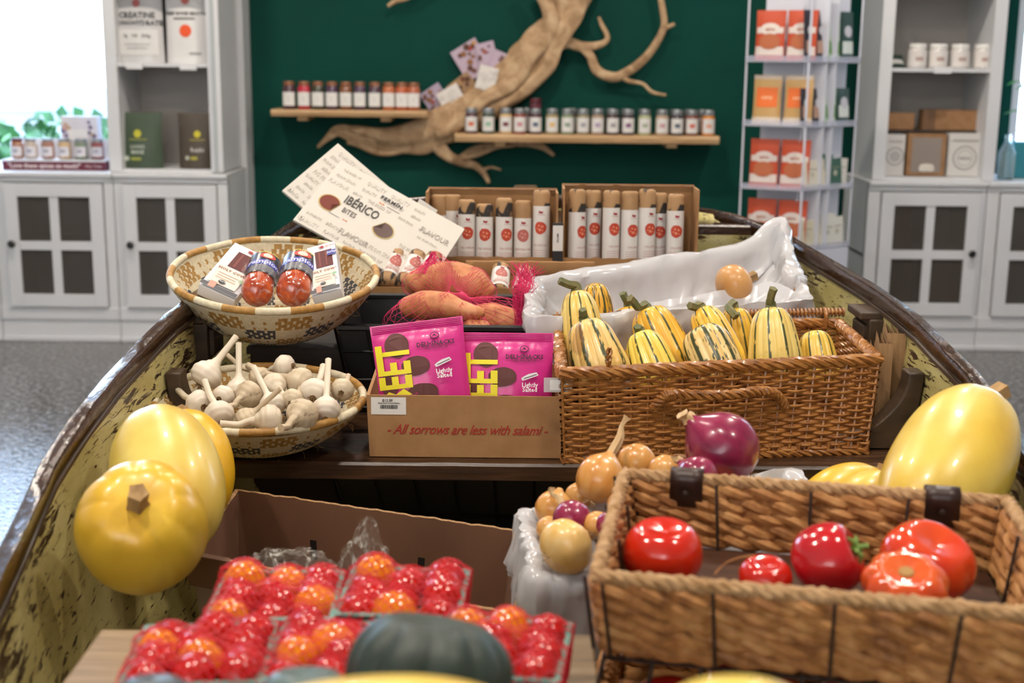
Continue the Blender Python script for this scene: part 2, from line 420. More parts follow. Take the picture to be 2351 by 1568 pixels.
# ================================================================ rowboat
LC = [(-.7, -.30), (-.2, -.36), (.4, -.42), (.8, -.445), (1.07, -.47), (1.32, -.512), (1.455, -.534), (1.6, -.545), (1.75, -.55), (1.9, -.547), (2.1, -.54), (2.35, -.53), (2.6, -.512), (2.89, -.47), (3.05, -.38), (3.17, -.2), (3.22, .03)]
RC = [(-.7, .38), (-.2, .45), (.4, .52), (.8, .56), (1.07, .585), (1.32, .605), (1.5, .618), (1.65, .635), (1.8, .65), (1.97, .65), (2.19, .65), (2.33, .643), (2.6, .61), (2.85, .565), (3.03, .48), (3.15, .3), (3.22, .03)]
GZ = [(-.7, .74), (.4, .735), (1.07, .75), (1.32, .77), (1.6, .80), (1.83, .825), (2.05, .848), (2.3, .862), (2.6, .878), (2.9, .905), (3.22, .935)]
BZ = [(-.7, .36), (.5, .33), (2.3, .36), (2.9, .5), (3.22, .72)]
def gz(y): return interp(GZ, y)
def hull_pt(y, side, s, off=0):
    """s 0..1 from gunwale to the keel, off = outward offset"""
    xc = .03; x = interp(LC if side < 0 else RC, y); h = x-xc
    k = 1-.07*s-.42*s*s*s
    if s > .9: k *= (1-(s-.9)/.1)
    z = lerp(gz(y), interp(BZ, y), min(1, s/.9)**.9)
    return Vector((xc+h*k+side*off, y, z))
t = NT('worn_yellow_boat_paint')
g1 = t.noise(7, 8, (3, 2.2, 14), .7, .6, (.35, 0, 0)); g2 = t.noise(3.2, 3, (1, 1, 1)); g3 = t.noise(60, 4, (1, .5, 3), .6)
g4 = t.noise(48, 6, (3, .36, 4), .62, .8, (.5, 0, 0))
wear = t.n('ShaderNodeMath', operation='MULTIPLY_ADD'); t.l(g2, wear.inputs[0]); wear.inputs[1].default_value = .75; t.l(g1, wear.inputs[2])
wf = t.ramp(wear.outputs[0], [(.0, '000000'), (.975, '000000'), (1.0, 'ffffff')])
mul = t.n('ShaderNodeMath', operation='SUBTRACT'); t.l(wear.outputs[0], mul.inputs[0]); mul.inputs[1].default_value = .0
ma = t.n('ShaderNodeMapRange'); ma.inputs[1].default_value = .945; ma.inputs[2].default_value = .975; t.l(wear.outputs[0], ma.inputs[0])
mb_ = t.n('ShaderNodeMapRange'); mb_.inputs[1].default_value = .60; mb_.inputs[2].default_value = .625; t.l(g4, mb_.inputs[0])
mr = t.n('ShaderNodeMath', operation='MAXIMUM'); t.l(ma.outputs[0], mr.inputs[0]); t.l(mb_.outputs[0], mr.inputs[1])
paint = t.ramp(t.noise(5, 4, (1, 1, 2)), [(.3, 'aa9c5e'), (.55, 'c6ba7e'), (.75, 'd4ca98')])
wood = t.ramp(g3, [(.35, '2b1e16'), (.65, '4a3626')])
t.set(Base_Color=t.mix(mr.outputs[0], paint, wood), Roughness=t.ramp(mr.outputs[0], [(0, '6a6a6a'), (1, '909090')]), Normal=t.bump(mr.outputs[0], -.5, .002, t.bump(g3, .12, .001)))
m_hull = t.m
t = NT('dark_varnished_wood')
t.set(Base_Color=t.ramp(t.noise(30, 6, (.4, 4, 4), .6), [(.3, '22150d'), (.55, '3a2517'), (.75, '523724')]), Roughness=.2, Normal=t.bump(t.noise(70, 5, (1, .35, 1)), .6, .0035)); m_gun = t.m
t = NT('dark_thwart_wood')
t.set(Base_Color=t.ramp(t.noise(12, 7, (.5, 6, 6), .65), [(.3, '20150d'), (.5, '3b2616'), (.72, '5a3d26')]), Roughness=.33, Normal=t.bump(t.noise(40, 5, (.3, 4, 4)), .35, .002)); m_thw = t.m
t = NT('weathered_plank')
t.set(Base_Color=t.ramp(t.noise(10, 7, (.4, 5, 5), .65), [(.3, '5d4a35'), (.5, '80684a'), (.75, 'a1886a')]), Roughness=.55, Normal=t.bump(t.noise(40, 5, (.3, 4, 4)), .3, .002)); m_plank = t.m
m_knee = mat('dark_knee_wood', '35271b', .5, c2='4c3a28', ns=14, nsc=(1, 1, 3), bs=.3)
boat = thing('rowboat', 'old wooden rowboat with worn yellow paint inside, used as the produce display', 'boat', (.03, 1.3, .0))
Ys = [-.7+.1*i for i in range(40)]+[3.22]
Ys = sorted(set(round(y, 3) for y in Ys if y <= 3.22))
S = [0, .05, .12, .2, .3, .4, .5, .6, .7, .8, .9, 1.0]
hb = MB()
def hf(i, j):
    if i < 12: return hull_pt(Ys[j], -1, S[i])
    return hull_pt(Ys[j], 1, S[22-i])
hb.grid(hf, 22, len(Ys)-1)
n1 = len(hb.v)
hull = hb.build('hull', [m_hull, m_gun], boat, world=True)
sd = hull.modifiers.new('solid', 'SOLIDIFY'); sd.thickness = .016; sd.offset = 0; sd.material_offset = 1; sd.material_offset_rim = 1
# keep the paint on the inner skin whichever way the normals point
c = hull.data.polygons[len(hull.data.polygons)//2]
if c.normal.z > 0: sd.offset = -1
else:
    hull.data.flip_normals(); sd.offset = -1
# transom behind
tb = MB(); pts = [hull_pt(-.69, -1, s) for s in S]+[hull_pt(-.69, 1, s) for s in reversed(S[:-1])]
tb.add(pts+[p-Vector((0, .025, 0)) for p in pts], [tuple(range(len(pts))), tuple(range(2*len(pts)-1, len(pts)-1, -1))])
tb.build('transom', m_gun, boat, world=True)
# gunwale rails: rough varnished, rectangular section
def rail(side):
    b = MB(); ys = [-.7+i*.05 for i in range(79)]; ys = [y for y in ys if y < 3.2]+[3.215]
    sec = [(-.007, -.010), (-.007, .003), (-.003, .008), (.012, .008), (.017, .002), (.017, -.024), (.0, -.026)]
    def fn(i, j):
        y = ys[j]; ox, oz = sec[i % len(sec)]; p = hull_pt(y, side, 0)
        k = min(1, (3.22-y)/.1+.25) if y > 3.0 else 1
        q = .0012*nz((y*14, i*1.7, side*5))+.0016*nz((y*4, i*.5, side))
        return p+Vector((side*(ox+q)*k, 0 if y < 3.0 else (ox*.9*(y-3.0)/.2), oz+q))
    b.grid(fn, len(sec), len(ys)-1, closeu=True); b.build('gunwale', m_gun, boat, world=True, sharp=50)
    b = MB()      # inner rub strip below the rail
    def fn2(i, j):
        y = ys[j]; p = hull_pt(y, side, .03); o = [(0, -.008), (-.003, -.009), (-.003, -.015), (0, -.016)][i]
        q = .002*nz((y*9, i, side+3)); return p+Vector((side*(o[0]-.002), 0, o[1]+.012+q))
    b.grid(fn2, 3, len(ys)-8); b.build('inwale', m_knee, boat, world=True)
rail(-1); rail(1)
TZ = .663
def span(y0, y1, z, th, name, m, par, trim=.012, wav=0):
    b = MB(); n = 24
    def edge(y, k):
        def at(side):
            s = 0
            while s < .85 and hull_pt(y, side, s).z > z: s += .01
            return hull_pt(y, side, s).x-side*trim
        a, c = at(-1), at(1); return lerp(a, c, k)
    rows = []
    for (y, zz) in ((y0, z-th), (y0, z-.004), (y0+.004, z), (y1-.004, z), (y1, z-.004), (y1, z-th)):
        rows.append([Vector((edge(y, i/n), y+wav*nz((i*.9, y, 0)), zz+(.0015*nz((i*.7, y*3, 2)) if zz > z-.005 else 0))) for i in range(n+1)])
    vs = [p for r in rows for p in r]; m1 = n+1
    fs = [(r*m1+i, r*m1+i+1, ((r+1) % 6)*m1+i+1, ((r+1) % 6)*m1+i) for r in range(6) for i in range(n)]
    fs += [tuple(r*m1 for r in range(6)), tuple(r*m1+n for r in range(5, -1, -1))]
    b.add(vs, fs); return b.build(name, m, par, world=True)
span(1.885, 2.18, TZ, .026, 'thwart', m_thw, boat, wav=.002)
span(.6, 1.2, .60, .03, 'thwart', m_plank, boat)
span(2.908, 3.185, .906, .022, 'bow_deck', m_gun, boat, trim=.006)
span(2.545, 2.71, .74, .025, 'thwart', m_thw, boat, trim=.02)
span(2.725, 2.925, .812, .025, 'thwart', m_thw, boat, trim=.02)
span(-.6, -.25, TZ, .03, 'thwart', m_plank, boat)
for k in range(5):   # floor boards
    x = -.22+k*.11; MB().box((x, -.5, .352), (x+.1, 2.6, .368)).build('floor_board', m_plank, boat, smooth=False, world=True, bev=.002)
# knees bracing the middle thwart to the hull: curved triangular brackets
def knee(side, y, h, reach, label=None):
    b = MB(); n = 10; out = []
    top = hull_pt(y, side, .10); zt = TZ+h
    xs = hull_pt(y, side, .3).x
    ys0, ys1 = y-.02, y+.02
    inner = [(xs-side*(reach*(1-sin(t*pi/2))+.012*t), TZ+h*(1-cos(t*pi/2))**.9) for t in [i/n for i in range(n+1)]]
    outer = [(hull_pt(y, side, lerp(.33, .08, i/n)).x-side*.002, TZ+h*i/n) for i in range(n+1)]
    v = []
    for yy in (ys0, ys1):
        v += [(x, yy, z) for x, z in inner]+[(x, yy, z) for x, z in outer]
    m = 2*(n+1); f = []
    for i in range(n):
        f += [(i, i+1, n+2+i, n+1+i), (m+i+1, m+i, m+n+1+i, m+n+2+i), (i, m+i, m+i+1, i+1), (n+1+i, n+2+i, m+n+2+i, m+n+1+i)]
    f += [(n, m+n, m+2*n+1, 2*n+1), (0, n+1, m+n+1, m)]
    b.add(v, f); return b.build('knee', m_knee, boat, world=True, bev=.004)
knee(-1, 1.99, .115, .13); knee(1, 2.0, .125, .17)
MB().box((-.0, 3.16, .8), (.06, 3.26, .96)).build('stem_post', m_gun, boat, smooth=False, world=True, bev=.006)
# oarlock blocks on the rails
for side, y in ((-1, 2.2), (1, 2.28)):
    p = hull_pt(y, side, .05); b = MB()
    M = Matrix.Translation(p+Vector((-side*.008, 0, -.030)))
    b.box((-.014, -.05, -.035), (.014, .05, .03), M=M); b.box((-.022, -.035, -.028), (.022, .035, .018), M=M)
    b.box((-.03, -.045, .028), (.03, .045, .042), M=M)
    ob = b.build('oarlock_block', m_knee, boat, smooth=False, world=True, bev=.003)
# cradle under the hull
for y in (.3, 2.2):
    MB().box((-.32, y-.05, 0), (.38, y+.05, .09)).box((-.12, y-.03, .09), (-.04, y+.03, .32)).box((.10, y-.03, .09), (.18, y+.03, .32)).build('cradle', m_knee, boat, smooth=False, world=True, bev=.004)
# ================================================================ generic packages
# local frame of every package: x right, y up, z towards the shopper; origin at the middle of the bottom edge
def place(o, right=(1, 0, 0), up=(0, 0, 1)): return frame(o, right, up)
def face(u, v, y, yaw=0, lean=0):
    """matrix of an upright package standing at pixel (u,v) at depth y, yawed about z, leaning back"""
    p = WY(u, v, y)
    return Matrix.Translation(p)@Matrix.Rotation(yaw, 4, 'Z')@Matrix.Rotation(pi/2, 4, 'X')@Matrix.Rotation(-lean, 4, 'X')
def prints(items, par, fn0, step, flatface=False):
    for n_, it in enumerate(items):
        k = it[0]; fn = (lambda e, n_=n_: fn0(e+.00035*n_))
        if k == 'r': patch([rect(*it[1:5])], flat(it[5]), par, it[6] if len(it) > 6 else 'printed_panel', conform=fn(.0004), step=step)
        elif k == 'd': patch([disc(it[1], it[2], it[3], 18, it[5] if len(it) > 5 and it[5] else None)], flat(it[4]), par, it[6] if len(it) > 6 else 'printed_disc', conform=fn(.0008), step=step)
        elif k == 'p': patch([it[1]], flat(it[2]), par, it[3], conform=fn(.0008), step=step)
        elif k == 't':
            text(it[1], it[2], flat(it[5]), par, at=(it[3], it[4]), bold=it[6] if len(it) > 6 else .02, rot=it[7] if len(it) > 7 else 0,
                 align=it[8] if len(it) > 8 else 'CENTER', sx=it[9] if len(it) > 9 else 1, conform=fn(.0012), step=step, res=1)
def pouch(name, label, cat, M, w, h, t, m, items=(), group=None, seal=.08, gus=True, top=None, body='bag'):
    """stand-up or pillow pouch: fat below, flat crimped seal on top"""
    root = thing(name, label, cat, group=group, M=M)
    def half(x, y):
        q = max(0, 1-(2*x/w)**2)**.6; k = min(1, max(0, y/h))
        v = min(1, (1-k)/.75)**.7 if gus else (max(0, sin(pi*min(1, max(0, (k-seal)/(1-2*seal)))))**.55)
        return t/2*q*v+.0012+(0 if gus else q*(.0011*nz((x*60, y*45, w))+.0012*sin(x*330+3*nz((x*20, 0, 1)))*math.exp(-max(0, h*(1-seal)-y)/.012)*(1 if y < h*(1-seal) else 0)))
    b = MB(); nu, nv = (10, 10) if gus else (36, 30)
    def fr(sgn):
        return lambda i, j: Vector(((i/nu-.5)*w*(1-.03*sin(pi*j/nv)), j/nv*h, sgn*half((i/nu-.5)*w, j/nv*h*.999)))
    b.grid(fr(1), nu, nv); b.grid(fr(-1), nu, nv, flip=True)
    # close the rim
    def rim(i, j):
        if i <= nu: p = (i, 0)
        elif i <= nu+nv: p = (nu, i-nu)
        elif i <= 2*nu+nv: p = (nu-(i-nu-nv), nv)
        else: p = (0, nv-(i-2*nu-nv))
        return fr(1 if j else -1)(*p)
    b.grid(rim, 2*(nu+nv)-1, 1)
    b.build(body, m, root, sharp=60)
    fn = lambda e: (lambda x, y: Vector((x*(1-.03*sin(pi*y/h)), y, half(x, y)+e+.0006)))
    prints(items, root, fn, w/6)
    if top: patch([rect(-w/2, h*(1-seal), w/2, h)], top, root, 'seal', conform=fn(.0006), step=w/6)
    return root
def carton(name, label, cat, M, w, h, t, m, items=(), group=None, body='box', bev=.001):
    root = thing(name, label, cat, group=group, M=M)
    MB().box((-w/2, 0, -t), (w/2, h, 0)).build(body, m, root, smooth=False, bev=bev)
    prints(items, root, lambda e: (lambda x, y: Vector((x, y, e))), None)
    return root
def sc(y): return y*.985/FPX        # metres per pixel at distance y
m_kraft = mat('kraft_cardboard', '9a7350', .8, c2='8c6643', ns=30, bs=.1, bscale=200)
m_white_card = flat('e4e1dc', .55)
# ---------------------------------------------------------------- wall shelves
m_drift = NT('driftwood')
_w = m_drift.noise(14, 6, (1, 1, 1), .6, .8)
m_drift.set(Base_Color=m_drift.ramp(_w, [(.3, '8c6c4c'), (.5, 'b3926e'), (.75, 'ccb08c')]), Roughness=.75, Normal=m_drift.bump(_w, .5, .01)); m_drift = m_drift.m
m_shelfw = mat('pale_shelf_wood', 'c9a57b', .6, c2='b48f64', ns=8, nsc=(.5, 4, 4), bs=.2)
def wall_shelf(u0, u1, vt, vb, label, br, yf=6.2):
    a = WY(u0, vt, yf); c = WY(u1, vt, yf); th = (vb-vt)*sc(yf)
    zt = (a.z+c.z)/2; root = thing('wall_shelf', label, 'shelf', ((a.x+c.x)/2, yf, zt), group=None)
    w = (c.x-a.x)/2; n = 30; b = MB()
    sec = [(0, 0), (-.004, -th*.4), (.004, -th), (YG-yf, -th), (YG-yf, 0)]
    def fn(i, j):
        x = -w+2*w*j/n; y, z = sec[i]; k = .004*nz((x*9, i, zt)) if i in (0, 1, 2) else 0
        return (x, y+k, z+(.002*nz((x*13, i+4, 1)) if i == 2 else 0))
    b.grid(fn, 5, n, closeu=True); b.add([fn(i, 0) for i in range(5)], [(0, 1, 2, 3, 4)]); b.add([fn(i, n) for i in range(5)], [(4, 3, 2, 1, 0)])
    b.build('board', m_shelfw, root, sharp=30)
    for u in br:
        x = WY(u, vt, yf).x-root.location.x
        MB().box((x-.025, .03, -th-.022), (x+.025, YG-yf, -th)).build('bracket', m_shelfw, root, smooth=False, bev=.003)
    return zt
zs1 = wall_shelf(622, 980, 253, 268, 'short pale wooden wall shelf left of the driftwood, holding copper lidded jars', (692, 884))
zs2 = wall_shelf(1044, 1652, 310, 328, 'long pale wooden wall shelf right of the driftwood, holding silver lidded jars', (1148, 1545))
m_lid_c = mat('copper_lid', '8a5a40', .4, metal=.4); m_lid_s = mat('silver_lid', '8d9092', .35, metal=.6); m_lid_w = mat('white_lid', 'dcdad6', .4); m_lid_b = mat('burgundy_lid', '551a26', .4)
def jar(x, y, z, r, h, lid, content, lab, label, group, lab_h=(.14, .72), sq=False, tint=None, txt=None, ltop=.14, cat='jar'):
    root = thing('jar', label, cat, (x, y, z), group=group)
    bh = h*(1-ltop); rm = (lambda j, th: 1/max(abs(cos(th)), abs(sin(th)))**.5) if sq else None
    MB().lathe([(0, 0), (r*.9, 0), (r, h*.03), (r, bh*.86), (r*.84, bh)], 20, rmod=rm).build('glass_body', flat(content, .12, Coat_Weight=.5), root)
    MB().lathe([(0, bh-.002), (r*.88, bh-.002), (r*.9, bh), (r*.9, h-.003), (r*.85, h), (0, h)], 20).build('lid', lid, root)
    b = MB(); n = 12; rr = r*1.015
    q = rm or (lambda j, th: 1)
    b.grid(lambda i, j: Vector((rr*q(0, a)*cos(a), rr*q(0, a)*sin(a), h*lab_h[j])) if (a := -pi/2+(i/n-.5)*2.1) or 1 else 0, n, 1)
    lb = b.build('label_sticker', flat(lab), root)
    if tint: MB().grid(lambda i, j: Vector((rr*1.004*cos(a), rr*1.004*sin(a), h*(.3+.16*j))) if (a := -pi/2+(i/4-.5)*.8) or 1 else 0, 4, 1).build('label_mark', flat(tint), lb)
    return root
side = ['leftmost', 'second from the left', 'third from the left', 'fourth from the left', 'fifth from the left', 'sixth from the left', 'seventh from the left', 'eighth from the left', 'ninth from the left', 'rightmost']
cont = ['4a2e38', 'b02438', '3c3a2c', '4b3348', '7a4a2c', '4b3348', '4a3340', 'b5643a', 'b0562f', 'a85a38']
desc = ['dark plum', 'bright red', 'dark olive', 'purple', 'amber', 'purple brown', 'plum brown', 'orange', 'rust orange', 'rust orange']
for i, u in enumerate((665, 699, 731, 763, 795, 827, 861, 893, 923, 950)):
    p = WY(u, 250, 6.245); jar(p.x, 6.245, zs1+.001, .030, .128, m_lid_c, cont[i], 'd8d5d0', 'copper lidded jar of %s preserve, %s on the short wall shelf' % (desc[i], side[i]), 'copper lidded jars on the short wall shelf', (.13, .62), sq=True, tint='bdb8b0')
us2 = (1082, 1121, 1161, 1193, 1229, 1267, 1302, 1338, 1371, 1406, 1441, 1479, 1519, 1553, 1587, 1625)
c2_ = ['4a1c28', '3a4a3c', 'c8a878', '8a3a2c', '4a2028', '9a8a60', '7c8668', '8a8060', '9a8068', '3e2a2c', '3a2830', 'a8ac80', 'b49a80', '3a3438', '7c4434', 'c87a20']
t2_ = ['c8603c', '8ab098', '6a1c30', 'c08088', '4a5a78', 'd8b070', '8a9a88', '9a9aa0', 'a890b0', '9a9098', '7a4a78', 'a0a890', 'c09098', '50586a', 'c86050', 'd09078']
num = ['first', 'second', 'third', 'fourth', 'fifth', 'sixth', 'seventh', 'eighth', 'ninth', 'tenth', 'eleventh', 'twelfth', 'thirteenth', 'fourteenth', 'fifteenth', 'sixteenth']
dc2 = ['dark berry', 'dark green', 'cream coloured', 'brick red', 'deep wine coloured', 'straw coloured', 'pale green', 'tan', 'pinkish tan', 'near black', 'dark plum', 'sage green', 'pale beige', 'charcoal', 'rust brown', 'bright orange']
for i, u in enumerate(us2):
    p = WY(u, 310, 6.24); jar(p.x, 6.24, zs2+.001, .031, .118, m_lid_s, c2_[i], 'd6d3cf', 'silver lidded jar of %s spread, %s from left, front row of long shelf' % (dc2[i], num[i]), 'silver lidded jars on the long wall shelf', (.1, .66), tint=t2_[i], ltop=.2)
for i, u in enumerate((1210, 1312, 1370, 1402, 1436, 1475, 1548, 1580, 1612)):
    p = WY(u, 310, 6.31); jar(p.x, 6.31, zs2+.001, .027, .118, m_lid_s, '5a4a40', 'c8c4be', 'silver lidded jar half hidden in the back row of the long shelf', 'back row jars on the long wall shelf', (.1, .66), ltop=.2)
p = WY(1229, 310, 6.24); jar(p.x, 6.24, zs2+.1205, .028, .045, m_lid_b, '4a1622', '6a2838', 'small burgundy jar stacked on top of the fifth silver lidded jar', None, (.1, .3), ltop=.3)

# ---------------------------------------------------------------- driftwood on the wall
dw = thing('driftwood', 'large twisted pale driftwood branch mounted on the green wall', 'driftwood', WY(1100, 300, 6.38))
YD = 6.3
def limb(pts, par, name, yy=YD, n=12, gro=.22, fl=1.0, seed=0):
    k = sc(YD); path = []; rad = []
    P = [WY(u, v, yy+(q[0] if q else 0)) for u, v, r, *q in pts]
    sp = smoothpath(P, 5); rr = [p[2]*k for p in pts]
    for i in range(len(sp)):
        f = i/5; a = int(min(f, len(rr)-2)); rad.append(lerp(rr[a], rr[a+1], f-a))
    b = MB(); b.tube(sp, rad, n, rmod=lambda i, th: (1+gro*.6*sin(3*th+i*.16+seed)+gro*.5*sin(5*th-i*.11)+.12*nz((i*.3, cos(th)*2, sin(th)*2+seed))), flat=fl)
    for p in b.v: p.y = min(YG-.004, 6.355+(yy-YD)*.8+(p.y-yy)*.5)
    return b.build(name, m_drift, par, world=True, sharp=70)
trunk = [(1316, -90, 62), (1304, 0, 46), (1292, 50, 35), (1252, 92, 40), (1226, 130, 44), (1196, 168, 46), (1146, 208, 44), (1090, 250, 44), (1020, 282, 42), (960, 310, 38), (900, 322, 30), (848, 316, 22), (805, 310, 19), (773, 302, 12), (747, 320, 6), (725, 340, 3)]
limb(trunk, dw, 'trunk', n=28, gro=.2, seed=1)
limb([(1226, -40, 12), (1262, 24, 17), (1262, 80, 20), (1215, 130, 22), (1180, 190, 18), (1110, 230, 15), (1060, 280, 14), (1000, 310, 10)], dw, 'trunk_strand', yy=6.235, n=14, seed=2)
limb([(1335, -40, 16), (1322, 30, 18), (1280, 92, 18), (1258, 150, 18), (1222, 190, 16), (1186, 222, 14), (1150, 246, 6)], dw, 'trunk_strand', yy=6.24, n=14, seed=5)
limb([(1255, 118, 16), (1300, 98, 13), (1342, 108, 12), (1384, 100, 7), (1396, 84, 6), (1384, 58, 5), (1376, 38, 3)], dw, 'branch', n=10, gro=.1)
limb([(1335, 106, 11), (1356, 128, 10), (1372, 162, 12), (1402, 176, 11), (1430, 172, 11), (1470, 145, 10), (1500, 112, 9), (1526, 66, 8), (1526, 30, 7), (1516, -30, 6)], dw, 'branch', n=10, gro=.1)
limb([(1520, 72, 7), (1535, 62, 5), (1552, 54, 4)], dw, 'twig', n=8, gro=.05)
limb([(1430, 176, 6), (1445, 186, 5), (1478, 193, 4), (1500, 212, 4), (1532, 219, 3)], dw, 'twig', n=8, gro=.05)
limb([(1000, 300, 26), (1004, 335, 18), (1030, 362, 13), (1062, 374, 11), (1090, 382, 8), (1112, 402, 6), (1122, 422, 4)], dw, 'root', n=12)
limb([(1096, 392, 5), (1112, 390, 4), (1128, 386, 3), (1150, 392, 2)], dw, 'twig', n=8, gro=.05)
limb([(990, 318, 20), (930, 342, 11), (885, 352, 9), (855, 348, 8), (828, 334, 9), (795, 322, 9)], dw, 'root', n=10)
limb([(1050, 374, 10), (1082, 350, 10), (1120, 338, 9), (1165, 332, 7), (1205, 330, 8), (1245, 338, 7), (1273, 358, 4)], dw, 'root', n=10)
limb([(1060, 366, 6), (1100, 356, 5), (1140, 340, 5), (1180, 336, 4)], dw, 'root', yy=6.27, n=8)
limb([(888, 13, 4), (905, 2, 5), (935, -8, 6), (980, -40, 8)], dw, 'twig', n=8, gro=.05)
limb([(935, 322, 12), (880, 316, 16), (850, 306, 12), (812, 300, 7), (806, 294, 4)], dw, 'knot', yy=6.26, n=10)

# snack packets tucked behind the driftwood
def packet(u, v, w, h, rot, label, c, dots, y=6.36, card=None, group='patterned snack packets tucked behind the driftwood'):
    k = sc(y); M = Matrix.Translation(WY(u, v, y))@Matrix.Rotation(pi/2, 4, 'X')@Matrix.Rotation(R_(rot), 4, 'Z')@Matrix.Translation((0, -h*k/2, 0))
    rnd = random.Random(int(u)); its = []
    for q in range(14): its.append(('d', rnd.uniform(-.4, .4)*w*k, rnd.uniform(.1, .9)*h*k, rnd.uniform(.05, .11)*w*k, rnd.choice(dots)))
    if card: its += [('r', -card[0]*k/2+card[2]*k, card[3]*k, card[0]*k/2+card[2]*k, (card[1]+card[3])*k, 'd8d2cc', 'price_card')]
    return carton('snack_packet', label, 'packet', M, w*k, h*k, .012, flat(c), its, group)
D1 = ['8a5a30', '6a3c22', 'a03c28', '57301c', 'b88848']
packet(1082, 138, 66, 78, 32, 'lilac packet with brown nut pattern at the top left of the driftwood packets', 'b7a3b4', D1, 6.385)
packet(1120, 138, 44, 80, 14, 'lilac packet with a red fruit picture, standing upright behind the driftwood', 'b7a3b4', D1, 6.37)
packet(1142, 156, 40, 74, -22, 'lilac packet leaning right against the driftwood trunk', 'b7a3b4', D1, 6.355)
packet(1118, 180, 44, 54, -14, 'plain cream card standing in front of the upper packets', 'd8d2cc', ['cfc8c2'], 6.31, group=None)
packet(1062, 200, 60, 46, 38, 'brown nut packet between the upper and lower driftwood packets', '9a7a58', D1, 6.37)
packet(1000, 228, 52, 58, 34, 'lilac packet leaning left at the end of the short wall shelf', 'a898ac', D1, 6.355, group=None)
packet(1034, 222, 54, 42, 30, 'plain cream card standing in front of the lower packets', 'd8d2cc', ['cfc8c2'], 6.32, group=None)

# ---------------------------------------------------------------- left bookcase goods
k5 = sc(YF)
def shelf_z(v, u, y): return WY(u, v, y).z
yb = YF+.12; kb = sc(yb)
m_pw = mat('white_foil_pouch', 'bdbcbc', .35, Coat_Weight=.3)
def on(u, z, y, yaw=0, lean=0):
    p = WY(u, 300, y); zt = z
    # x from the pixel column at that height
    for _ in range(3):
        v = 784-FPX*(( (zt-CAM_H)/y+math.tan(PITCH))/(1-math.tan(PITCH)*(zt-CAM_H)/y))
        p = WY(u, v, y)
    return Matrix.Translation((p.x, y, zt))@Matrix.Rotation(yaw, 4, 'Z')@Matrix.Rotation(pi/2, 4, 'X')@Matrix.Rotation(-lean, 4, 'X')
zl1 = ZS_L+.002; zl0 = LZ+.0155
pouch('powder_pouch', 'grey white pouch of creatine powder on the middle shelf of the left bookcase', 'pouch', on(322, zl1, yb), 115*kb, 190*kb, .07, m_pw,
      [('t', 'CREATINE', .036, 0, 105*kb, '3a3a3c', .03), ('t', 'MONOHYDRATE', .030, 0, 88*kb, '3a3a3c', .03), ('r', -48*kb, 18*kb, 48*kb, 74*kb, 'cfcdcb'), ('t', '5g   100   500g', .020, 0, 60*kb, '555558', .02), ('d', 0, 132*kb, 9*kb, 'b06060'), ('r', -30*kb, 40*kb, 30*kb, 42*kb, '9a9a9a'), ('r', -24*kb, 32*kb, 24*kb, 34*kb, '9a9a9a')], seal=.05)
pouch('powder_pouch', 'white pouch with an orange disc, right of the creatine pouch', 'pouch', on(433, zl1, yb), 95*kb, 190*kb, .07, mat('white_pouch', 'd6d4d2', .4),
      [('t', 'BEEF BONE BROTH', .021, 0, 110*kb, '3a3a3c', .03), ('r', -28*kb, 97*kb, 22*kb, 101*kb, '55504e'), ('d', 0, 72*kb, 14*kb, 'e0501c'), ('d', 0, 140*kb, 10*kb, 'c06860'), ('r', 8*kb, 20*kb, 34*kb, 24*kb, '8a8a8a')], seal=.05)
m_gp = mat('dark_green_pouch', '3a4a38', .5); m_bp = mat('dark_brown_pouch', '4a4034', .5)
pouch('mushroom_pouch', 'dark green pouch with a small yellow mark on the left bookcase', 'pouch', on(325, zl0, yb), 106*kb, 126*kb, .07, m_gp,
      [('d', -2*kb, 78*kb, 9*kb, 'b5b030'), ('r', -22*kb, 64*kb, 20*kb, 66*kb, '9a9a40'), ('t', 'LION\'S', .022, -2*kb, 48*kb, 'b8c0b0'), ('t', 'MANE', .022, -2*kb, 36*kb, 'b8c0b0'), ('d', -28*kb, 22*kb, 6*kb, 'b8c0b0'), ('r', -18*kb, 18*kb, 6*kb, 24*kb, '9aa040')], seal=.06, group=None)
pouch('mushroom_pouch', 'dark brown pouch with a small yellow mark beside the green one', 'pouch', on(455, zl0, yb), 84*kb, 126*kb, .07, m_bp,
      [('d', 4*kb, 78*kb, 8*kb, 'c5b828'), ('r', -14*kb, 64*kb, 22*kb, 66*kb, 'a89a40'), ('t', 'Reishi', .026, 4*kb, 42*kb, 'c4c0b8'), ('d', -20*kb, 24*kb, 5*kb, 'b8b8a8'), ('r', -12*kb, 20*kb, 4*kb, 27*kb, 'a8a040')], seal=.06)
def shelf_tag(u, v, label, w=38):
    p = WY(u, v, YF+.02); o = MB().box((-w*k5/2, -.002, -.016), (w*k5/2, 0, .012)).build('shelf_tag', flat('d4d4d6', .35), None, smooth=False); o.location = p
    return tag(o, label, 'tag', 'clear shelf edge tags')
shelf_tag(308, 150, 'clear price tag on the left bookcase shelf under the creatine pouch')
shelf_tag(432, 152, 'clear price tag on the left bookcase shelf under the orange disc pouch')
shelf_tag(2165, 160, 'clear price tag on the right bookcase shelf under the white jars', 40)

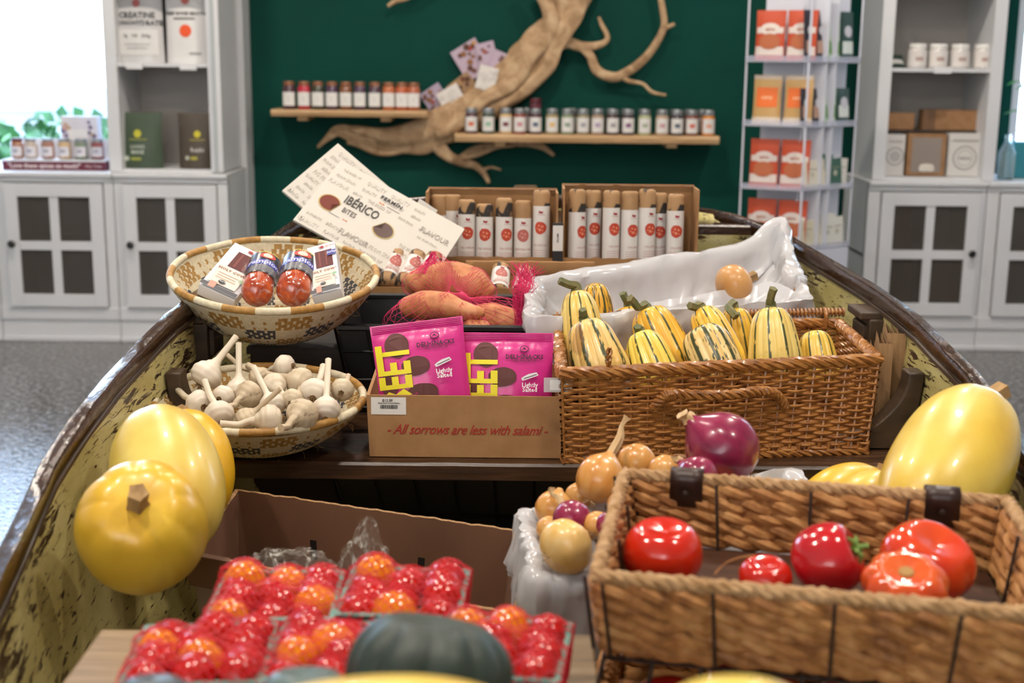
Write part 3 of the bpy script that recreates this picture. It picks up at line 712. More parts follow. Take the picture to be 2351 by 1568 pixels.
# ---------------------------------------------------------------- spice display under the left window
p0 = on(125, LZ, YF+.1); kk = sc(YF+.1)
sd_ = thing('spice_display', 'cardboard spice rack with a burgundy banner below the left window', 'display', M=p0)
MB().box((-120*kk, 0, -.16), (120*kk, 20*kk, 0)).build('tray', flat('641c34'), sd_, smooth=False, bev=.002)
MB().box((-120*kk, 20*kk, -.16), (120*kk, 24*kk, .004)).box((-120*kk, 24*kk, -.16), (120*kk, 68*kk, -.15)).build('shelf', flat('d8d8dc'), sd_, smooth=False, bev=.001)
text('"Love these spices so much!"', .028, flat('e0d4d4'), sd_, M=Matrix.Translation((-22*kk, 10*kk, .0006)), bold=.02)
text('- Mary, Tampa', .014, flat('e0d4d4'), sd_, M=Matrix.Translation((90*kk, 10*kk, .0006)))
for i, (u, lc, cc) in enumerate(((42, 'burgundy', '9c6a50'), (74, 'clear', 'b8a898'), (112, 'clear', '9a6a58'), (150, 'clear', 'c0a078'), (188, 'clear', '74806a'), (226, 'clear', '8a4a48'))):
    m0 = on(u, LZ+26*kk, YF+.14).to_translation()
    jar(m0.x, YF+.14, m0.z, .029, .09, m_lid_b if i == 0 else m_lid_s, cc, 'd0ccd0', '%s lidded spice jar, %s from the left in the spice rack' % (lc, num[i]), 'spice jars in the burgundy rack', (.12, .6), tint='9a9aa8')
M = on(184, LZ+70*kk, YF+.2)
rnd = random.Random(4)
M.translation.z = LZ+26*kk
carton('gift_box', 'white box with scattered fruit pictures standing behind the spice jars', 'box', M, 86*kk, 96*kk, .06, flat('dad6dc'), [('d', rnd.uniform(-38, 38)*kk, rnd.uniform(50, 92)*kk, rnd.uniform(3, 7)*kk, rnd.choice(['c86a50', 'b89a70', '7a6a90', 'c8a0a0'])) for _ in range(16)]+[('r', -26*kk, 40*kk, 20*kk, 66*kk, 'e6e2e0')])

# ---------------------------------------------------------------- right bookcase goods
zr1 = ZS_R+.002
for i, (u, w) in enumerate(((2104, 50), (2152, 48), (2202, 44), (2255, 44))):
    m0 = on(u, zr1, yb).to_translation()
    jar(m0.x, yb, zr1, 22*kb, 54*kb, m_lid_w, 'c8c4c0', 'd2ccc8', 'white squat jar, %s from the left on the right bookcase' % num[i], 'white squat jars on the right bookcase', (.1, .72), tint='a89088', ltop=.18)
pouch('seed_pouch', 'dark green and white pouch lying at the left end of the right bookcase shelf', 'pouch', on(2060, zr1, yb, 0, .9), 40*kb, 46*kb, .03, flat('2a4038'), [('r', -16*kb, 6*kb, 16*kb, 22*kb, 'c8c8c4')])
zr0 = zl0
GBX = 'kraft and white cartons on the right bookcase'
carton('carton', 'white carton with a grey ring at the left of the right bookcase', 'box', on(2052, zr0, yb-.02), 44*kb, 94*kb, .08, flat('c6c2be'), [('d', 0, 44*kb, 21*kb, '8a8886'), ('d', 0, 44*kb, 18*kb, 'c6c2be'), ('d', 0, 44*kb, 13*kb, 'a8a4a2'), ('r', -16*kb, 76*kb, 16*kb, 80*kb, 'a4a09c')], GBX)
cc = carton('window_carton', 'kraft gift box with a clear window between the two white cartons', 'box', on(2124, zr0, yb-.02), 88*kb, 96*kb, .10, m_kraft, [('r', -34*kb, 8*kb, 34*kb, 88*kb, '8c8078', 'window_panel')], GBX)
b = MB(); b.lathe([(0, 0), (.03, 0), (.036, .01), (.03, .03), (.02, .034), (0, .036)], 20, M=Matrix.Translation((2*kb, 10*kb, .004))@Matrix.Rotation(-pi/2, 4, 'X')@Matrix.Scale(.1, 4, (0, 1, 0))); b.build('bow', flat('d0c8bc'), cc)
carton('carton', 'white carton with a grey ring at the right of the kraft gift box', 'box', on(2212, zr0, yb-.02), 76*kb, 98*kb, .08, flat('ccc9c5'), [('d', 0, 42*kb, 28*kb, '8a8886'), ('d', 0, 42*kb, 25*kb, 'ccc9c5'), ('d', 0, 42*kb, 19*kb, 'a19d9b'), ('d', 0, 42*kb, 17*kb, 'ccc9c5'), ('t', 'bakery', .02, 0, 42*kb, '77736f'), ('r', -30*kb, 80*kb, 30*kb, 84*kb, 'a4a09c')], GBX)
tr_ = MB().box((-.22, -.08, 0), (.22, .10, .008)).build('dark_tray', flat('3a3028'), None, smooth=False); m0 = on(2130, zr0, yb+.03).to_translation()
tr_.location = (m0.x+.01, yb+.10, zr0+99*kb); tag(tr_, 'thin dark tray lying across the cartons of the right bookcase', 'tray')
zt_ = zr0+99*kb+.0095
carton('small_carton', 'small kraft carton stacked at the left on the right bookcase', 'box', on(2066, zt_, yb+.04), 66*kb, 38*kb, .08, m_kraft, (), 'kraft cartons stacked on the dark tray')
carton('small_carton', 'wide kraft carton stacked at the right on the right bookcase', 'box', on(2186, zt_, yb+.04), 134*kb, 46*kb, .08, m_kraft, [('r', -67*kb, 0, -40*kb, 46*kb, '6e5038')], 'kraft cartons stacked on the dark tray')
# boxes kept behind the door glass
for u, z, w, h, lb in ((2066, .435, 50, 120, 'tall cardboard box upright behind the upper left pane of the right cabinet'), (2062, .12, 60, 130, 'cardboard box behind the lower left pane of the right cabinet'), (2164, .12, 90, 130, 'wide cardboard box behind the lower right pane of the right cabinet')):
    carton('storage_box', lb, 'box', on(u, z+.001, YF+.2), w*kb, h*kb, .15, m_kraft, (), 'cardboard boxes stored in the right cabinet')
# sill of the right window
tb_ = carton('teal_box', 'teal box standing on the ledge at the right window', 'box', on(2345, LZ+.002, YF+.2), 44*kb, 84*kb, .1, flat('2d7f8c'))
MB().lathe([(0, 0), (.035, 0), (.038, .02), (.038, .12), (.014, .17), (.014, .2), (.011, .2), (.011, .17), (.034, .12), (.034, .01), (0, .01)], 20).build('glass_bottle', (lambda t: (t.set(Base_Color='e8f4f4', Roughness=.03, Transmission_Weight=.9, IOR=1.3), t.m)[1])(NT('clear_bottle_glass')), None)
gb = bpy.data.objects['glass_bottle']; gb.location = on(2308, LZ+.002, YF+.12).to_translation(); tag(gb, 'clear glass bottle on the ledge at the right window', 'bottle')
pl = thing('potted_plant', 'leafy green houseplant in front of the right window', 'plant', on(2395, LZ+.002, YF+.18).to_translation())
MB().lathe([(0, 0), (.05, 0), (.065, .12), (.06, .12), (.05, .1), (0, .1)], 20).build('pot', flat('d0ccc4'), pl)
b = MB(); rnd = random.Random(2)
for q in range(16):
    a = rnd.uniform(0, 2*pi); h = rnd.uniform(.22, .44); r = rnd.uniform(.03, .16); tip = Vector((cos(a)*r, sin(a)*r, h)); b.tube([(0, 0, .08), tip*.5+Vector((0, 0, .06)), tip], .003, 5, mi=1)
    u_ = Vector((cos(a), sin(a), -.3)).normalized(); s_ = Vector((-sin(a), cos(a), 0))
    b.add([tip, tip+u_*.03+s_*.025+Vector((0, 0, .01)), tip+u_*.075, tip+u_*.03-s_*.025+Vector((0, 0, .01)), tip+u_*.035], [(0, 1, 4), (0, 4, 3), (1, 2, 4), (4, 2, 3)])
b.build('leaves', [mat('plant_leaf', '4a9a3a', .4), flat('5a7a3a')], pl)

# ---------------------------------------------------------------- acrylic spinner rack
m_acr = mat('white_acrylic', 'c9cbd6', .25); t = NT('clear_acrylic'); t.set(Base_Color='c8cce0', Roughness=.05, Alpha=.35); m_clr = t.m
RY = 5.36; rc = WY(1850, 290, RY); A = .335; rk_a = R_(26)
rk = thing('spinner_rack', 'clear and white acrylic rack of spice packets between the green wall and right bookcase', 'rack', (rc.x, RY, 0))
dl = Vector((-cos(rk_a), sin(rk_a), 0)); dr_ = Vector((cos(R_(38)), sin(R_(38)), 0))
zsh = [WY(1850, v, RY).z for v in (575, 437, 290, 140)]+[WY(1850, 140, RY).z+.28]
LD, RDw = .262, .325
def pr(q0, q1, q2, q3, z0, z1, b):
    b.hexa([(*q0, z0), (*q1, z0), (*q2, z0), (*q3, z0), (*q0, z1), (*q1, z1), (*q2, z1), (*q3, z1)])
def pt2(a, c): p = dl*a+dr_*c; return (p.x, p.y)
b = MB(); pr(pt2(0, 0), pt2(0, RDw), pt2(LD, RDw), pt2(LD, 0), 0, zsh[0]-.006, b); b.build('base', m_acr, rk, smooth=False, bev=.004)
for z in zsh[:-1]:
    b = MB(); pr(pt2(0, 0), pt2(0, RDw), pt2(LD, RDw), pt2(LD, 0), z-.005, z, b)
    b.build('shelf', m_acr, rk, smooth=False)
e = .005; b = MB(); zt = zsh[-1]
d_ = .11
for (a0, c0, a1, c1) in ((-.0, -.0, .006, .006), (LD-.005, 0, LD, .005), (0, RDw-.005, .005, RDw)): pr(pt2(a0, c0), pt2(a0, c1), pt2(a1, c1), pt2(a1, c0), zsh[0], zt, b)
pr(pt2(.0, d_), pt2(.0, d_+e), pt2(LD, d_+e), pt2(LD, d_), zsh[0], zt, b); pr(pt2(.055, .055), pt2(.055+e, .055), pt2(.055+e, RDw), pt2(.055, RDw), zsh[0], zt, b)
pr(pt2(0, .17), pt2(.05, .17), pt2(.05, .173), pt2(0, .173), zsh[0], zt, b)
b.build('divider', m_acr, rk, smooth=False)
b = MB()
for z in zsh[:-1]:
    b = MB(); pr(pt2(0, -.003), pt2(0, 0), pt2(LD, 0), pt2(LD, -.003), z-.004, z+.02, b); pr(pt2(-.003, 0), pt2(-.003, RDw), pt2(0, RDw), pt2(0, 0), z-.004, z+.02, b)
    b.build('lip', m_clr, rk, smooth=False)
def rackM(a, c, z, right, lean=.06):
    p = dl*a+dr_*c; return Matrix.Translation((rc.x+p.x, RY+p.y, z+.001))@frame((0, 0, 0), right, (0, 0, 1))@Matrix.Rotation(-lean, 4, 'X')
OR = 'b8431f'
GR = 'orange spice pouches on the acrylic rack'; rown = ['bottom', 'third', 'second', 'top']
for r, z in enumerate(zsh[:-1]):
    for s_i, a in enumerate((.196, .066)):
        if r == 2:
            pouch('spice_pouch', 'tan spice pouch with an orange label, %s one in the second rack row' % ('left' if s_i == 0 else 'right'), 'pouch', rackM(a, .045, z, -dl), .118, .20, .03, flat('b8935c', .35), [('r', -.045, .07, .045, .15, 'dc6a28', 'label_sticker'), ('t', 'curry', .022, 0, .11, 'f0c8a0'), ('r', -.06, .0, .06, .03, 'cdbfae')], 'tan spice pouches on the acrylic rack', top=flat('c8b8a8', .3))
        else:
            pouch('spice_pouch', 'orange and white spice pouch, %s one in the %s rack row' % ('left' if s_i == 0 else 'right', rown[r]), 'pouch', rackM(a, .045, z, -dl), .122, .20, .03, flat(OR, .5), [('r', -.058, .02, .058, .055, 'cfc4be'), ('d', 0, .125, .042, 'cfc4be', .024), ('r', -.056, .108, .056, .132, 'cfc4be'), ('d', 0, .075, .045, 'a85a34', .032), ('t', 'spice', .02, 0, .125, 'a8502c')], GR)
cols = [('2a2c38', 'a88878', 'dark navy'), ('a0b8a0', '5a8a48', 'pale green'), ('26423e', 'c4ccc8', 'dark green')]
for r in (3, 2):
    for i, (c, w_) in enumerate(((.045, .07), (.115, .07), (.195, .08), (.28, .08))):
        cc = cols[min(i // 1 if i < 1 else (0 if i == 1 else i-1), 2)]
        pouch('slim_pouch', '%s slim spice pouch, %s from left, right face, %s row of rack' % (cc[2], num[i], rown[r]), 'pouch', rackM(.03, c, zsh[r], dr_), w_, .20 if r == 3 else .15, .02, flat(cc[0], .4), [('r', -w_*.42, .03, w_*.42, .08, cc[1]), ('d', 0, .12 if r == 3 else .09, w_*.3, 'b8b8c0')], 'slim pouches on the right face of the acrylic rack')
for r, lst in ((1, ((.06, .35, 'cfc9b8'), (.11, .3, 'cfc9b8'), (.15, .2, '2d5a48'), (.22, .15, '2d5a48'), (.25, .1, 'd4d0c8'))), (0, ((.05, .3, 'c8c0a8'), (.10, .25, 'cfc9b8'), (.18, .12, 'd8d6cc'), (.25, .1, 'd8d6cc')))):
    for i, (c, ln, cl) in enumerate(lst):
        carton('card_pack', '%s gold edged card pack, %s from left, %s row of the rack' % ('green' if cl[0] == '2' else 'cream', num[i], rown[r]), 'packet', rackM(.004+.005*i, c*1.1, zsh[r], dr_, ln*.3)@Matrix.Rotation(.15*(i % 2)-.08, 4, 'Z'), .085, .12 if i != 2 else .14, .006, flat(cl, .5), [('r', -.047, .004, .047, .007, 'b09a58'), ('r', -.03, .08, .03, .084, '8a8468'), ('d', 0, .06, .012, 'b8b4a0')], 'card packs on the lower rack rows')
# small upright sign box at the far side of the rack
# ================================================================ the display in the boat
m_box = mat('brown_corrugated_card', 'a67c50', .8, c2='9a7046', ns=25, bs=.12, bscale=260)
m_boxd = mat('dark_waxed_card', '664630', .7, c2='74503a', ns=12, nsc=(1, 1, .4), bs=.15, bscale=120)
m_edge = mat('card_edge', 'a98458', .85, c2='7a5a3a', ns=300)
def wallbox(root, name, m, bot, top, th, floor=True, sides=(0, 1, 2, 3), m2=None):
    """four sloping walls; corners FL, FR, BR, BL at the bottom and the top"""
    bot = [Vector(p) for p in bot]; top = [Vector(p) for p in top]
    cb = sum(bot, Vector())/4; ct = sum(top, Vector())/4
    def ins(p, c): d = c-p; d.z = 0; return p+d.normalized()*th*1.41
    ib = [ins(p, cb) for p in bot]; it = [ins(p, ct) for p in top]
    b = MB()
    for k in sides:
        q = (k+1) % 4
        b.hexa([bot[k], bot[q], ib[q], ib[k], top[k], top[q], it[q], it[k]], [0, 1, 0, 0, 0, 0] if m2 else 0)
    if floor: b.hexa([*[p for p in ib], *[p+Vector((0, 0, th)) for p in ib]])
    return b.build(name, [m, m2] if m2 else m, root, smooth=False, world=True)
# ---------------------------------------------------------------- card box of crisps
fl = W(848, 1050, TZ+.001); fr = W(1287, 1050, TZ+.001); fy = (fl.y+fr.y)/2; fl.y = fr.y = fy
zt = WY(1060, 909, fy).z; bd = .17
bot = [fl, fr, fr+Vector((0, bd, 0)), fl+Vector((0, bd, 0))]
top = [Vector((p.x, p.y, zt)) for p in bot]; top[0].x -= .004; top[3].x -= .004
top[2].z += .012; top[3].z += .012
cx = (fl.x+fr.x)/2; bw = fr.x-fl.x
cb_ = thing('cardboard_box', 'brown open cardboard box with red script slogan, holding pink crisp bags', 'box', (cx, fy, TZ+.001))
wallbox(cb_, 'body', m_box, bot, top, .004)
Mf = Matrix.Translation((0, -.0004, 0))@Matrix.Rotation(pi/2, 4, 'X'); bh = zt-TZ
text('- All sorrows are less with salami -', .0215, flat('a02c1c'), cb_, M=Mf@Matrix.Translation((.002, .043, 0)), shear=.45, bold=.008, sx=.86, space=.95, name='slogan', res=3)
st = patch([rect(-bw/2+.003, bh-.031, -bw/2+.056, bh-.004)], flat('dedad4'), cb_, 'price_sticker', M=Mf, z=.0003)
text('$12.00', .0058, flat('2a2a2a'), cb_, M=Mf@Matrix.Translation((-bw/2+.028, bh-.009, .0006)))
text('Holy Cow Dried Salami', .0034, flat('2a2a2a'), cb_, M=Mf@Matrix.Translation((-bw/2+.030, bh-.013, .0006)), res=1)
xx = -bw/2+.017; rnd = random.Random(3); bars = []
while xx < -bw/2+.043: w_ = rnd.choice((.0004, .0008, .0012)); bars.append(rect(xx, bh-.022, xx+w_, bh-.016)); xx += w_+rnd.choice((.0004, .0008))
patch(bars, flat('222222'), cb_, 'barcode', M=Mf, z=.0007)
# ---------------------------------------------------------------- pink crisp bags
m_pink = NT('pink_foil'); m_pink.set(Base_Color='cf2f86', Roughness=.32, Coat_Weight=.15, Normal=m_pink.bump(m_pink.noise(22, 3, (1, 1, 1), .5, .5), .25, .008)); m_pink = m_pink.m
def blob(cx, cy, rx, ry, seed, n=22):
    return [(cx+rx*(1+.13*nz((cos(2*pi*k/n)*1.4, sin(2*pi*k/n)*1.4, seed*3.3)))*cos(2*pi*k/n), cy+ry*(1+.2*nz((cos(2*pi*k/n)*1.4, sin(2*pi*k/n)*1.4, seed*5.1)))*sin(2*pi*k/n)) for k in range(n)]
s_ = .000222
def bag(M, label):
    h = .19
    y = lambda c: h-(c-612)*s_
    x = lambda c: (c-1220)*s_
    beet = '5a2a26'
    its = [('p', blob(x(1068), y(765), 90*s_, 84*s_, 1), beet, 'beet_picture'), ('p', blob(x(1188), y(918), 104*s_, 66*s_, 2), beet, 'beet_picture'), ('p', blob(x(985), y(1030), 60*s_, 90*s_, 3), beet, 'beet_picture'), ('p', blob(x(1215), y(1110), 120*s_, 70*s_, 4), beet, 'beet_picture'),
           ('t', 'BEET', .072, x(1046), y(968), 'e8d92c', .032, pi/2, 'CENTER', .60),
           ('t', 'CHIPS', .014, x(1105), y(1140), 'b02060', .02, .2),
           ('t', 'DELI•SNACKS', .0098, x(1342), y(779), '33202c', .02, 0), ('t', 'CHIPS MADE BETTER', .0042, x(1342), y(803), '33202c', 0, 0),
           ('r', x(1275), y(814), x(1420), y(812), '33202c'), ('d', x(1340), y(722), 32*s_, '33202c', 23*s_, 'logo_ring'), ('d', x(1340), y(722), 27*s_, 'cf2f86', 18*s_, 'logo_ring'),
           ('p', [(x(1322), y(732)), (x(1340), y(710)), (x(1358), y(732)), (x(1340), y(722))], '33202c', 'logo_mark'),
           ('p', [(x(1322), y(925)), (x(1330), y(942)), (x(1352), y(937)), (x(1445), y(905)), (x(1430), y(883)), (x(1375), y(895)), (x(1340), y(912))], 'dcdcdc', 'salt_shaker_picture'),
           ('p', [(x(1340), y(925)), (x(1342), y(930)), (x(1432), y(900)), (x(1430), y(896))], '4a2a3c', 'salt_shaker_line'),
           ('t', 'Lightly', .0097, x(1384), y(972), 'f0ecee', .022, 0), ('t', 'Salted', .0097, x(1384), y(1005), 'f0ecee', .022, 0)]
    o = pouch('crisp_bag', label, 'bag', M, .144, h, .042, m_pink, its, 'pink crisp bags in the cardboard box', seal=.075, gus=False)
    b = MB()
    for sgn in (1, -1):
        for q in range(5): b.tube([(-.069, h-.0015-.0027*q, sgn*.0018), (.069, h-.0015-.0027*q, sgn*.0018)], .0009, 4)
    b.build('crimped_seal', m_pink, o)
    return o
def up_at(u, v, y, yaw=0, roll=0, lean=0, dz=0):
    p = WY(u, v, y); return Matrix.Translation((p.x, y, p.z+dz))@Matrix.Rotation(yaw, 4, 'Z')@Matrix.Rotation(pi/2, 4, 'X')@Matrix.Rotation(-lean, 4, 'X')@Matrix.Rotation(roll, 4, 'Z')
Mb = up_at(955, 738, fy+.062, 0, R_(7.5), .22)@Matrix.Translation((0, -.19, 0)); bag(Mb, 'pink bag of beet chips tilted to the left in the cardboard box')
Mb = up_at(1165, 764, fy+.075, R_(0), 0, .2)@Matrix.Translation((0, -.19, 0)); bag(Mb, 'pink bag of beet chips standing straight at the right of the cardboard box')
Mb = up_at(1165, 766, fy+.118, R_(0), R_(1), .2)@Matrix.Translation((-.004, -.19, 0)); bag(Mb, 'pink bag of beet chips hidden behind the straight one')
# clear price tag between the box and the picnic basket
pt_ = up_at(1281, 884, 1.885, .0); o = thing('price_tag', 'small clear price tag between the cardboard box and the wicker basket', 'tag', M=pt_)
MB().box((-.021, -.011, -.0006), (.021, .011, 0)).build('sleeve', (lambda t: (t.set(Base_Color='d8d8da', Roughness=.12, Alpha=.5), t.m)[1])(NT('clear_sleeve')), o, smooth=False)
patch([rect(-.012, -.008, .014, .008)], flat('dedcd8'), o, 'paper', z=.0004); patch([rect(.003+i*.0012, -.005, .0036+i*.0012, .004) for i in range(5)], flat('333333'), o, 'barcode', z=.0008)

# ---------------------------------------------------------------- wicker picnic basket
m_wick = NT('honey_wicker'); m_wick.set(Base_Color=m_wick.ramp(m_wick.noise(45, 5, (1, 1, 3), .6), [(.25, '63391b'), (.5, '9d6631'), (.78, 'c08c4e')]), Roughness=.35, Coat_Weight=.1); m_wick = m_wick.m
def quadwall(b, A, B, Cc, Dd, rows, nst, rad, amp, rs, sgn=1):
    """weave between bottom edge A-B and top edge D-C"""
    n = nst*4
    A, B, Cc, Dd = map(Vector, (A, B, Cc, Dd)); nor = (B-A).cross(Dd-A).normalized()
    for r in range(rows):
        v = (r+.5)/rows; P = []
        for i in range(n+1):
            u = i/n; p = A.lerp(B, u).lerp(Dd.lerp(Cc, u), v)
            ph = pi*(u*nst)+pi*(r % 2)
            p = p+nor*amp*cos(ph)*sgn; p.z += .0011*nz((u*9, r*1.7, rs))+.0004*cos(ph*.5); P.append(p)
        b.tube(P, rad*(1+.15*nz((r*1.3, rs, 0))), 5, cap=False)
    for i in range(nst+1):
        u = (i)/nst; a = A.lerp(B, u); c = Dd.lerp(Cc, u)
        b.tube([a, a.lerp(c, .5)+nor*.0006, c], rad*.95, 5)
def rope(b, path, r_str, r_wind, turns, strands=3, n=5, closed=False, jit=0):
    P = [Vector(p) for p in path]; m = len(P)
    for s0 in range(strands):
        Q = []
        for i in range(m):
            t = (P[(i+1) % m]-P[i-1]) if (closed or 0 < i < m-1) else (P[1]-P[0] if i == 0 else P[-1]-P[-2])
            t.normalize(); u = Vector((0, 0, 1)) if abs(t.z) < .9 else Vector((1, 0, 0)); u = (u-t*u.dot(t)).normalized(); w = t.cross(u)
            a = 2*pi*(turns*i/(m if closed else m-1)+s0/strands)
            Q.append(P[i]+(u*cos(a)+w*sin(a))*r_wind*(1+jit*nz((i*.4, s0, 1))))
        b.tube(Q, [r_str*(1+jit*nz((i*.5, s0*2, 3))) for i in range(m)], n, closed=closed, cap=not closed)
def seg(a, c, n): a = Vector(a); c = Vector(c); return [a.lerp(c, i/n) for i in range(n)]
pb0 = W(1297, 1052, TZ+.008); pb1 = W(1988, 1030, TZ+.008)
ztop = WY(1285, 858, pb0.y-.012).z
pt0 = W(1290, 858, ztop); pt1 = W(2018, 825, ztop); pt2_ = W(1925, 742, ztop); pt3 = W(1280, 752, ztop)
pb2 = pb1+(pt2_-pt1)*.92; pb2.z = pb0.z; pb2.x = max(pb2.x, pb1.x-.01); pb3 = pb0+(pt3-pt0)*.92; pb3.z = pb0.z
pk = thing('picnic_basket', 'honey brown wicker picnic basket filled with striped yellow squash', 'basket', (pb0+pb1)/2-Vector((0, 0, .008)))
lo_, hi_ = (pb0, pb1, pb2, pb3), (pt0, pt1, pt2_, pt3)
for k, nm in enumerate(('front_wall', 'side_wall', 'back_wall', 'side_wall')):
    q = (k+1) % 4; b = MB(); quadwall(b, lo_[k], lo_[q], hi_[q], hi_[k], 24, 19 if k % 2 == 0 else 12, .00245, .0036, k*7+1)
    b.build(nm, m_wick, pk, world=True)
b = MB(); loop = [p for k in range(4) for p in seg(hi_[k], hi_[(k+1) % 4], 44)]
rope(b, loop, .0046, .0062, 26, 4, 5, closed=True, jit=.15); b.build('rim', m_wick, pk, world=True)
b = MB(); loop = [p+Vector((0, 0, -.004)) for k in range(4) for p in seg(lo_[k], lo_[(k+1) % 4], 44)]
rope(b, loop, .0035, .0045, 40, 3, 5, closed=True, jit=.2)
for k in range(4):
    for p in seg(lo_[k], lo_[(k+1) % 4], 30): b.tube([p+Vector((0, 0, -.007)), p+Vector((.003, 0, .012))], .003, 5)
b.build('base_border', m_wick, pk, world=True)
b = MB(); b.hexa([*[p.lerp(sum(lo_, Vector())/4, .01)+Vector((0, 0, -.003)) for p in lo_], *[p.lerp(sum(lo_, Vector())/4, .01)+Vector((0, 0, .001)) for p in lo_]]); b.build('bottom', m_wick, pk, smooth=False, world=True)
hp = [W(1518, 915, 0), ]   # handle on the front wall
def onfront(u, v, out=.0):
    a = pb0.lerp(pt0, .5); c = pb1.lerp(pt1, .5); y0 = a.y
    for _ in range(4):
        p = WY(u, v, y0); f = (p.x-a.x)/(c.x-a.x); y0 = lerp(a.y, c.y, f)-out
    return WY(u, v, y0)
hpath = smoothpath([onfront(1500, 938, .004), onfront(1528, 908, .016), onfront(1560, 905, .024), onfront(1660, 908, .026), onfront(1740, 898, .022), onfront(1780, 905, .014), onfront(1802, 932, .004)], 10)
b = MB(); rope(b, hpath, .0038, .0052, 9, 3, 6, jit=.15); b.build('handle', m_wick, pk, world=True)
b = MB(); v = pt3-Vector((0, .0, 0)); hz = Vector((0, .012, .018))
b.tube([pt3+hz+Vector((-.008, 0, 0)), pt2_+hz+Vector((.012, 0, 0))], .0035, 6)
n = 74; p0 = pt3+hz; p1 = pt2_+hz+Vector((.01, 0, 0)); rg = Random = None
for i in range(n):
    c = p0.lerp(p1, i/(n-1)); b.tube([c+Vector((-.0015, 0, 0)), c+Vector((.0015, 0, 0))], .0082+.0006*(i % 2), 8)
b.build('hinge_bar', m_wick, pk, world=True, sharp=60)
b = MB()
for f in (.03, .62, .66, .95):
    c = pt3.lerp(pt2_, f)+Vector((0, .005, .006)); b.tube([c+Vector((0, cos(a)*.014, sin(a)*.02)) for a in [2*pi*k/14 for k in range(14)]], .0036, 6, closed=True)
b.build('hinge_loop', m_wick, pk, world=True)
c = onfront(1398, 835, .004); b = MB(); rope(b, smoothpath([c+Vector((0, .012, -.02)), c+Vector((0, -.002, .006)), c+Vector((0, .002, .022)), c+Vector((0, .012, .0))], 6), .0022, .003, 4, 2, 5); b.build('latch_loop', m_wick, pk, world=True)

# ---------------------------------------------------------------- squashes
m_squash = NT('squash_skin'); _a = m_squash.n('ShaderNodeAttribute'); _a.attribute_name = 'Col'
m_squash.set(Base_Color=m_squash.mix(m_squash.ramp(m_squash.noise(55, 5), [(.60, '000000'), (.75, 'ffffff')]), _a.outputs['Color'], 'c79a55'), Roughness=.33, Coat_Weight=.12, Subsurface_Weight=.05); 
m_squash.b.inputs['Base Color'].default_value = (1, 1, 1, 1); m_squash = m_squash.m
m_skin2 = mat('smooth_squash_skin', 'ffffff', .34, attr=True, c2='e8d8b0', ns=14, lo=.35, hi=.8, bs=.05, bscale=30, Coat_Weight=.15)
m_stem_g = mat('green_squash_stem', '55603a', .7, c2='7a7048', ns=60, nsc=(1, 1, .2), bs=.4)
m_stem_b = mat('dry_squash_stem', '7a5c34', .75, c2='b08c5c', ns=60, nsc=(1, 1, .2), bs=.4)
def L3(h): return lin(h)[:3]
def mixc(a, b, t): return tuple(x+(y-x)*t for x, y in zip(a, b))
def fruit(name, label, cat, top, bot, rad, prof, lobes, amp, colf, group=None, stem=None, stem_mat=None, m=None, nseg=180, nr=48, seed=0, twist=0, wob=.02, dim=.12, part='fruit'):
    """gourd lying along bot->top; prof: [(t, r factor)]; stem: list of world points with radii"""
    top = Vector(top); bot = Vector(bot); M = axis_frame(bot, top-bot, twist); L = (top-bot).length
    root = thing(name, label, cat, group=group, M=M)
    pr_ = []
    for j in range(nr+1):
        t = .5-.5*cos(pi*j/nr); r = interp(prof, t)*rad
        zz = t*L
        if t > .9: zz -= dim*rad*((t-.9)/.1)**2*.8
        if t < .06: zz += dim*rad*.5*((.06-t)/.06)**2
        pr_.append((max(r, .0001), zz))
    def rm(j, th):
        t = .5-.5*cos(pi*j/nr); return 1-amp*(1-abs(cos(lobes*th/2))**.7)*((max(.15, t)**3*(1.6 if t < .97 else .8)) if m is m_skin2 else min(1, 3*min(t+.08, 1-t+.12)))+wob*nz((cos(th)*1.1+seed, sin(th)*1.1, t*2.2))
    b = MB(); b.lathe(pr_, nseg, rmod=rm, colf=lambda j, th: colf(.5-.5*cos(pi*j/nr), th))
    b.build(part, m or m_squash, root, sharp=False)
    if stem:
        pts = smoothpath([M.inverted()@Vector(p) for p, r in stem], 4); rr = [r for p, r in stem]
        rad_ = [lerp(rr[min(int(i/4), len(rr)-2)], rr[min(int(i/4)+1, len(rr)-1)], i/4-int(i/4)) if i/4 < len(rr)-1 else rr[-1] for i in range(len(pts))]
        b = MB(); b.tube(pts, rad_, 15, rmod=lambda i, th: 1+.16*cos(5*th)); b.build('stem', stem_mat or m_stem_g, root, sharp=60)
    return root
def prof_el(pw=.5, a=None): return [(i/24, (max(0, 1-abs(2*i/24-1)**2.2))**pw) for i in range(25)]
def gourd(top_r=.62):
    # blossom end wide, narrower towards the stem
    out = []
    for i in range(25):
        t = i/24; r = (max(0, 1-abs(2*t-1)**4.2))**.5; out.append((t, r*lerp(1.0, top_r, max(0, (t-.25)/.75)**1.1)))
    return out
def dcol(base, alt, heavy, seed, lobes=10, patch_=0):
    base = L3(base); alt = L3(alt); gr = L3('24381f'); st = L3('8a5a30')
    def f(t, th):
        c = mixc(base, alt, min(1, max(0, .5+.9*nz((cos(th)*1.5+seed, sin(th)*1.5, t*2)))))
        d = ((th*lobes/(2*pi)) % 1); d = abs(d-.5)*2          # 1 at the valley
        n = nz((th*7+seed, t*9, seed)); wdt = .875-.11*heavy+.10*n
        if d > wdt and n > -.42+.1*(1-heavy): c = mixc(gr, c, .05)
        elif heavy > 1 and nz((th*11, t*7+seed, 3)) > .28: c = gr
        if patch_ and nz((cos(th)*1.2+seed*2, sin(th)*1.2, t*2.5)) > .32: c = mixc(c, st, .5)
        return c
    return f
def at(u, v, y): return WY(u, v, y)
DG = 'striped delicata squash in the picnic basket'
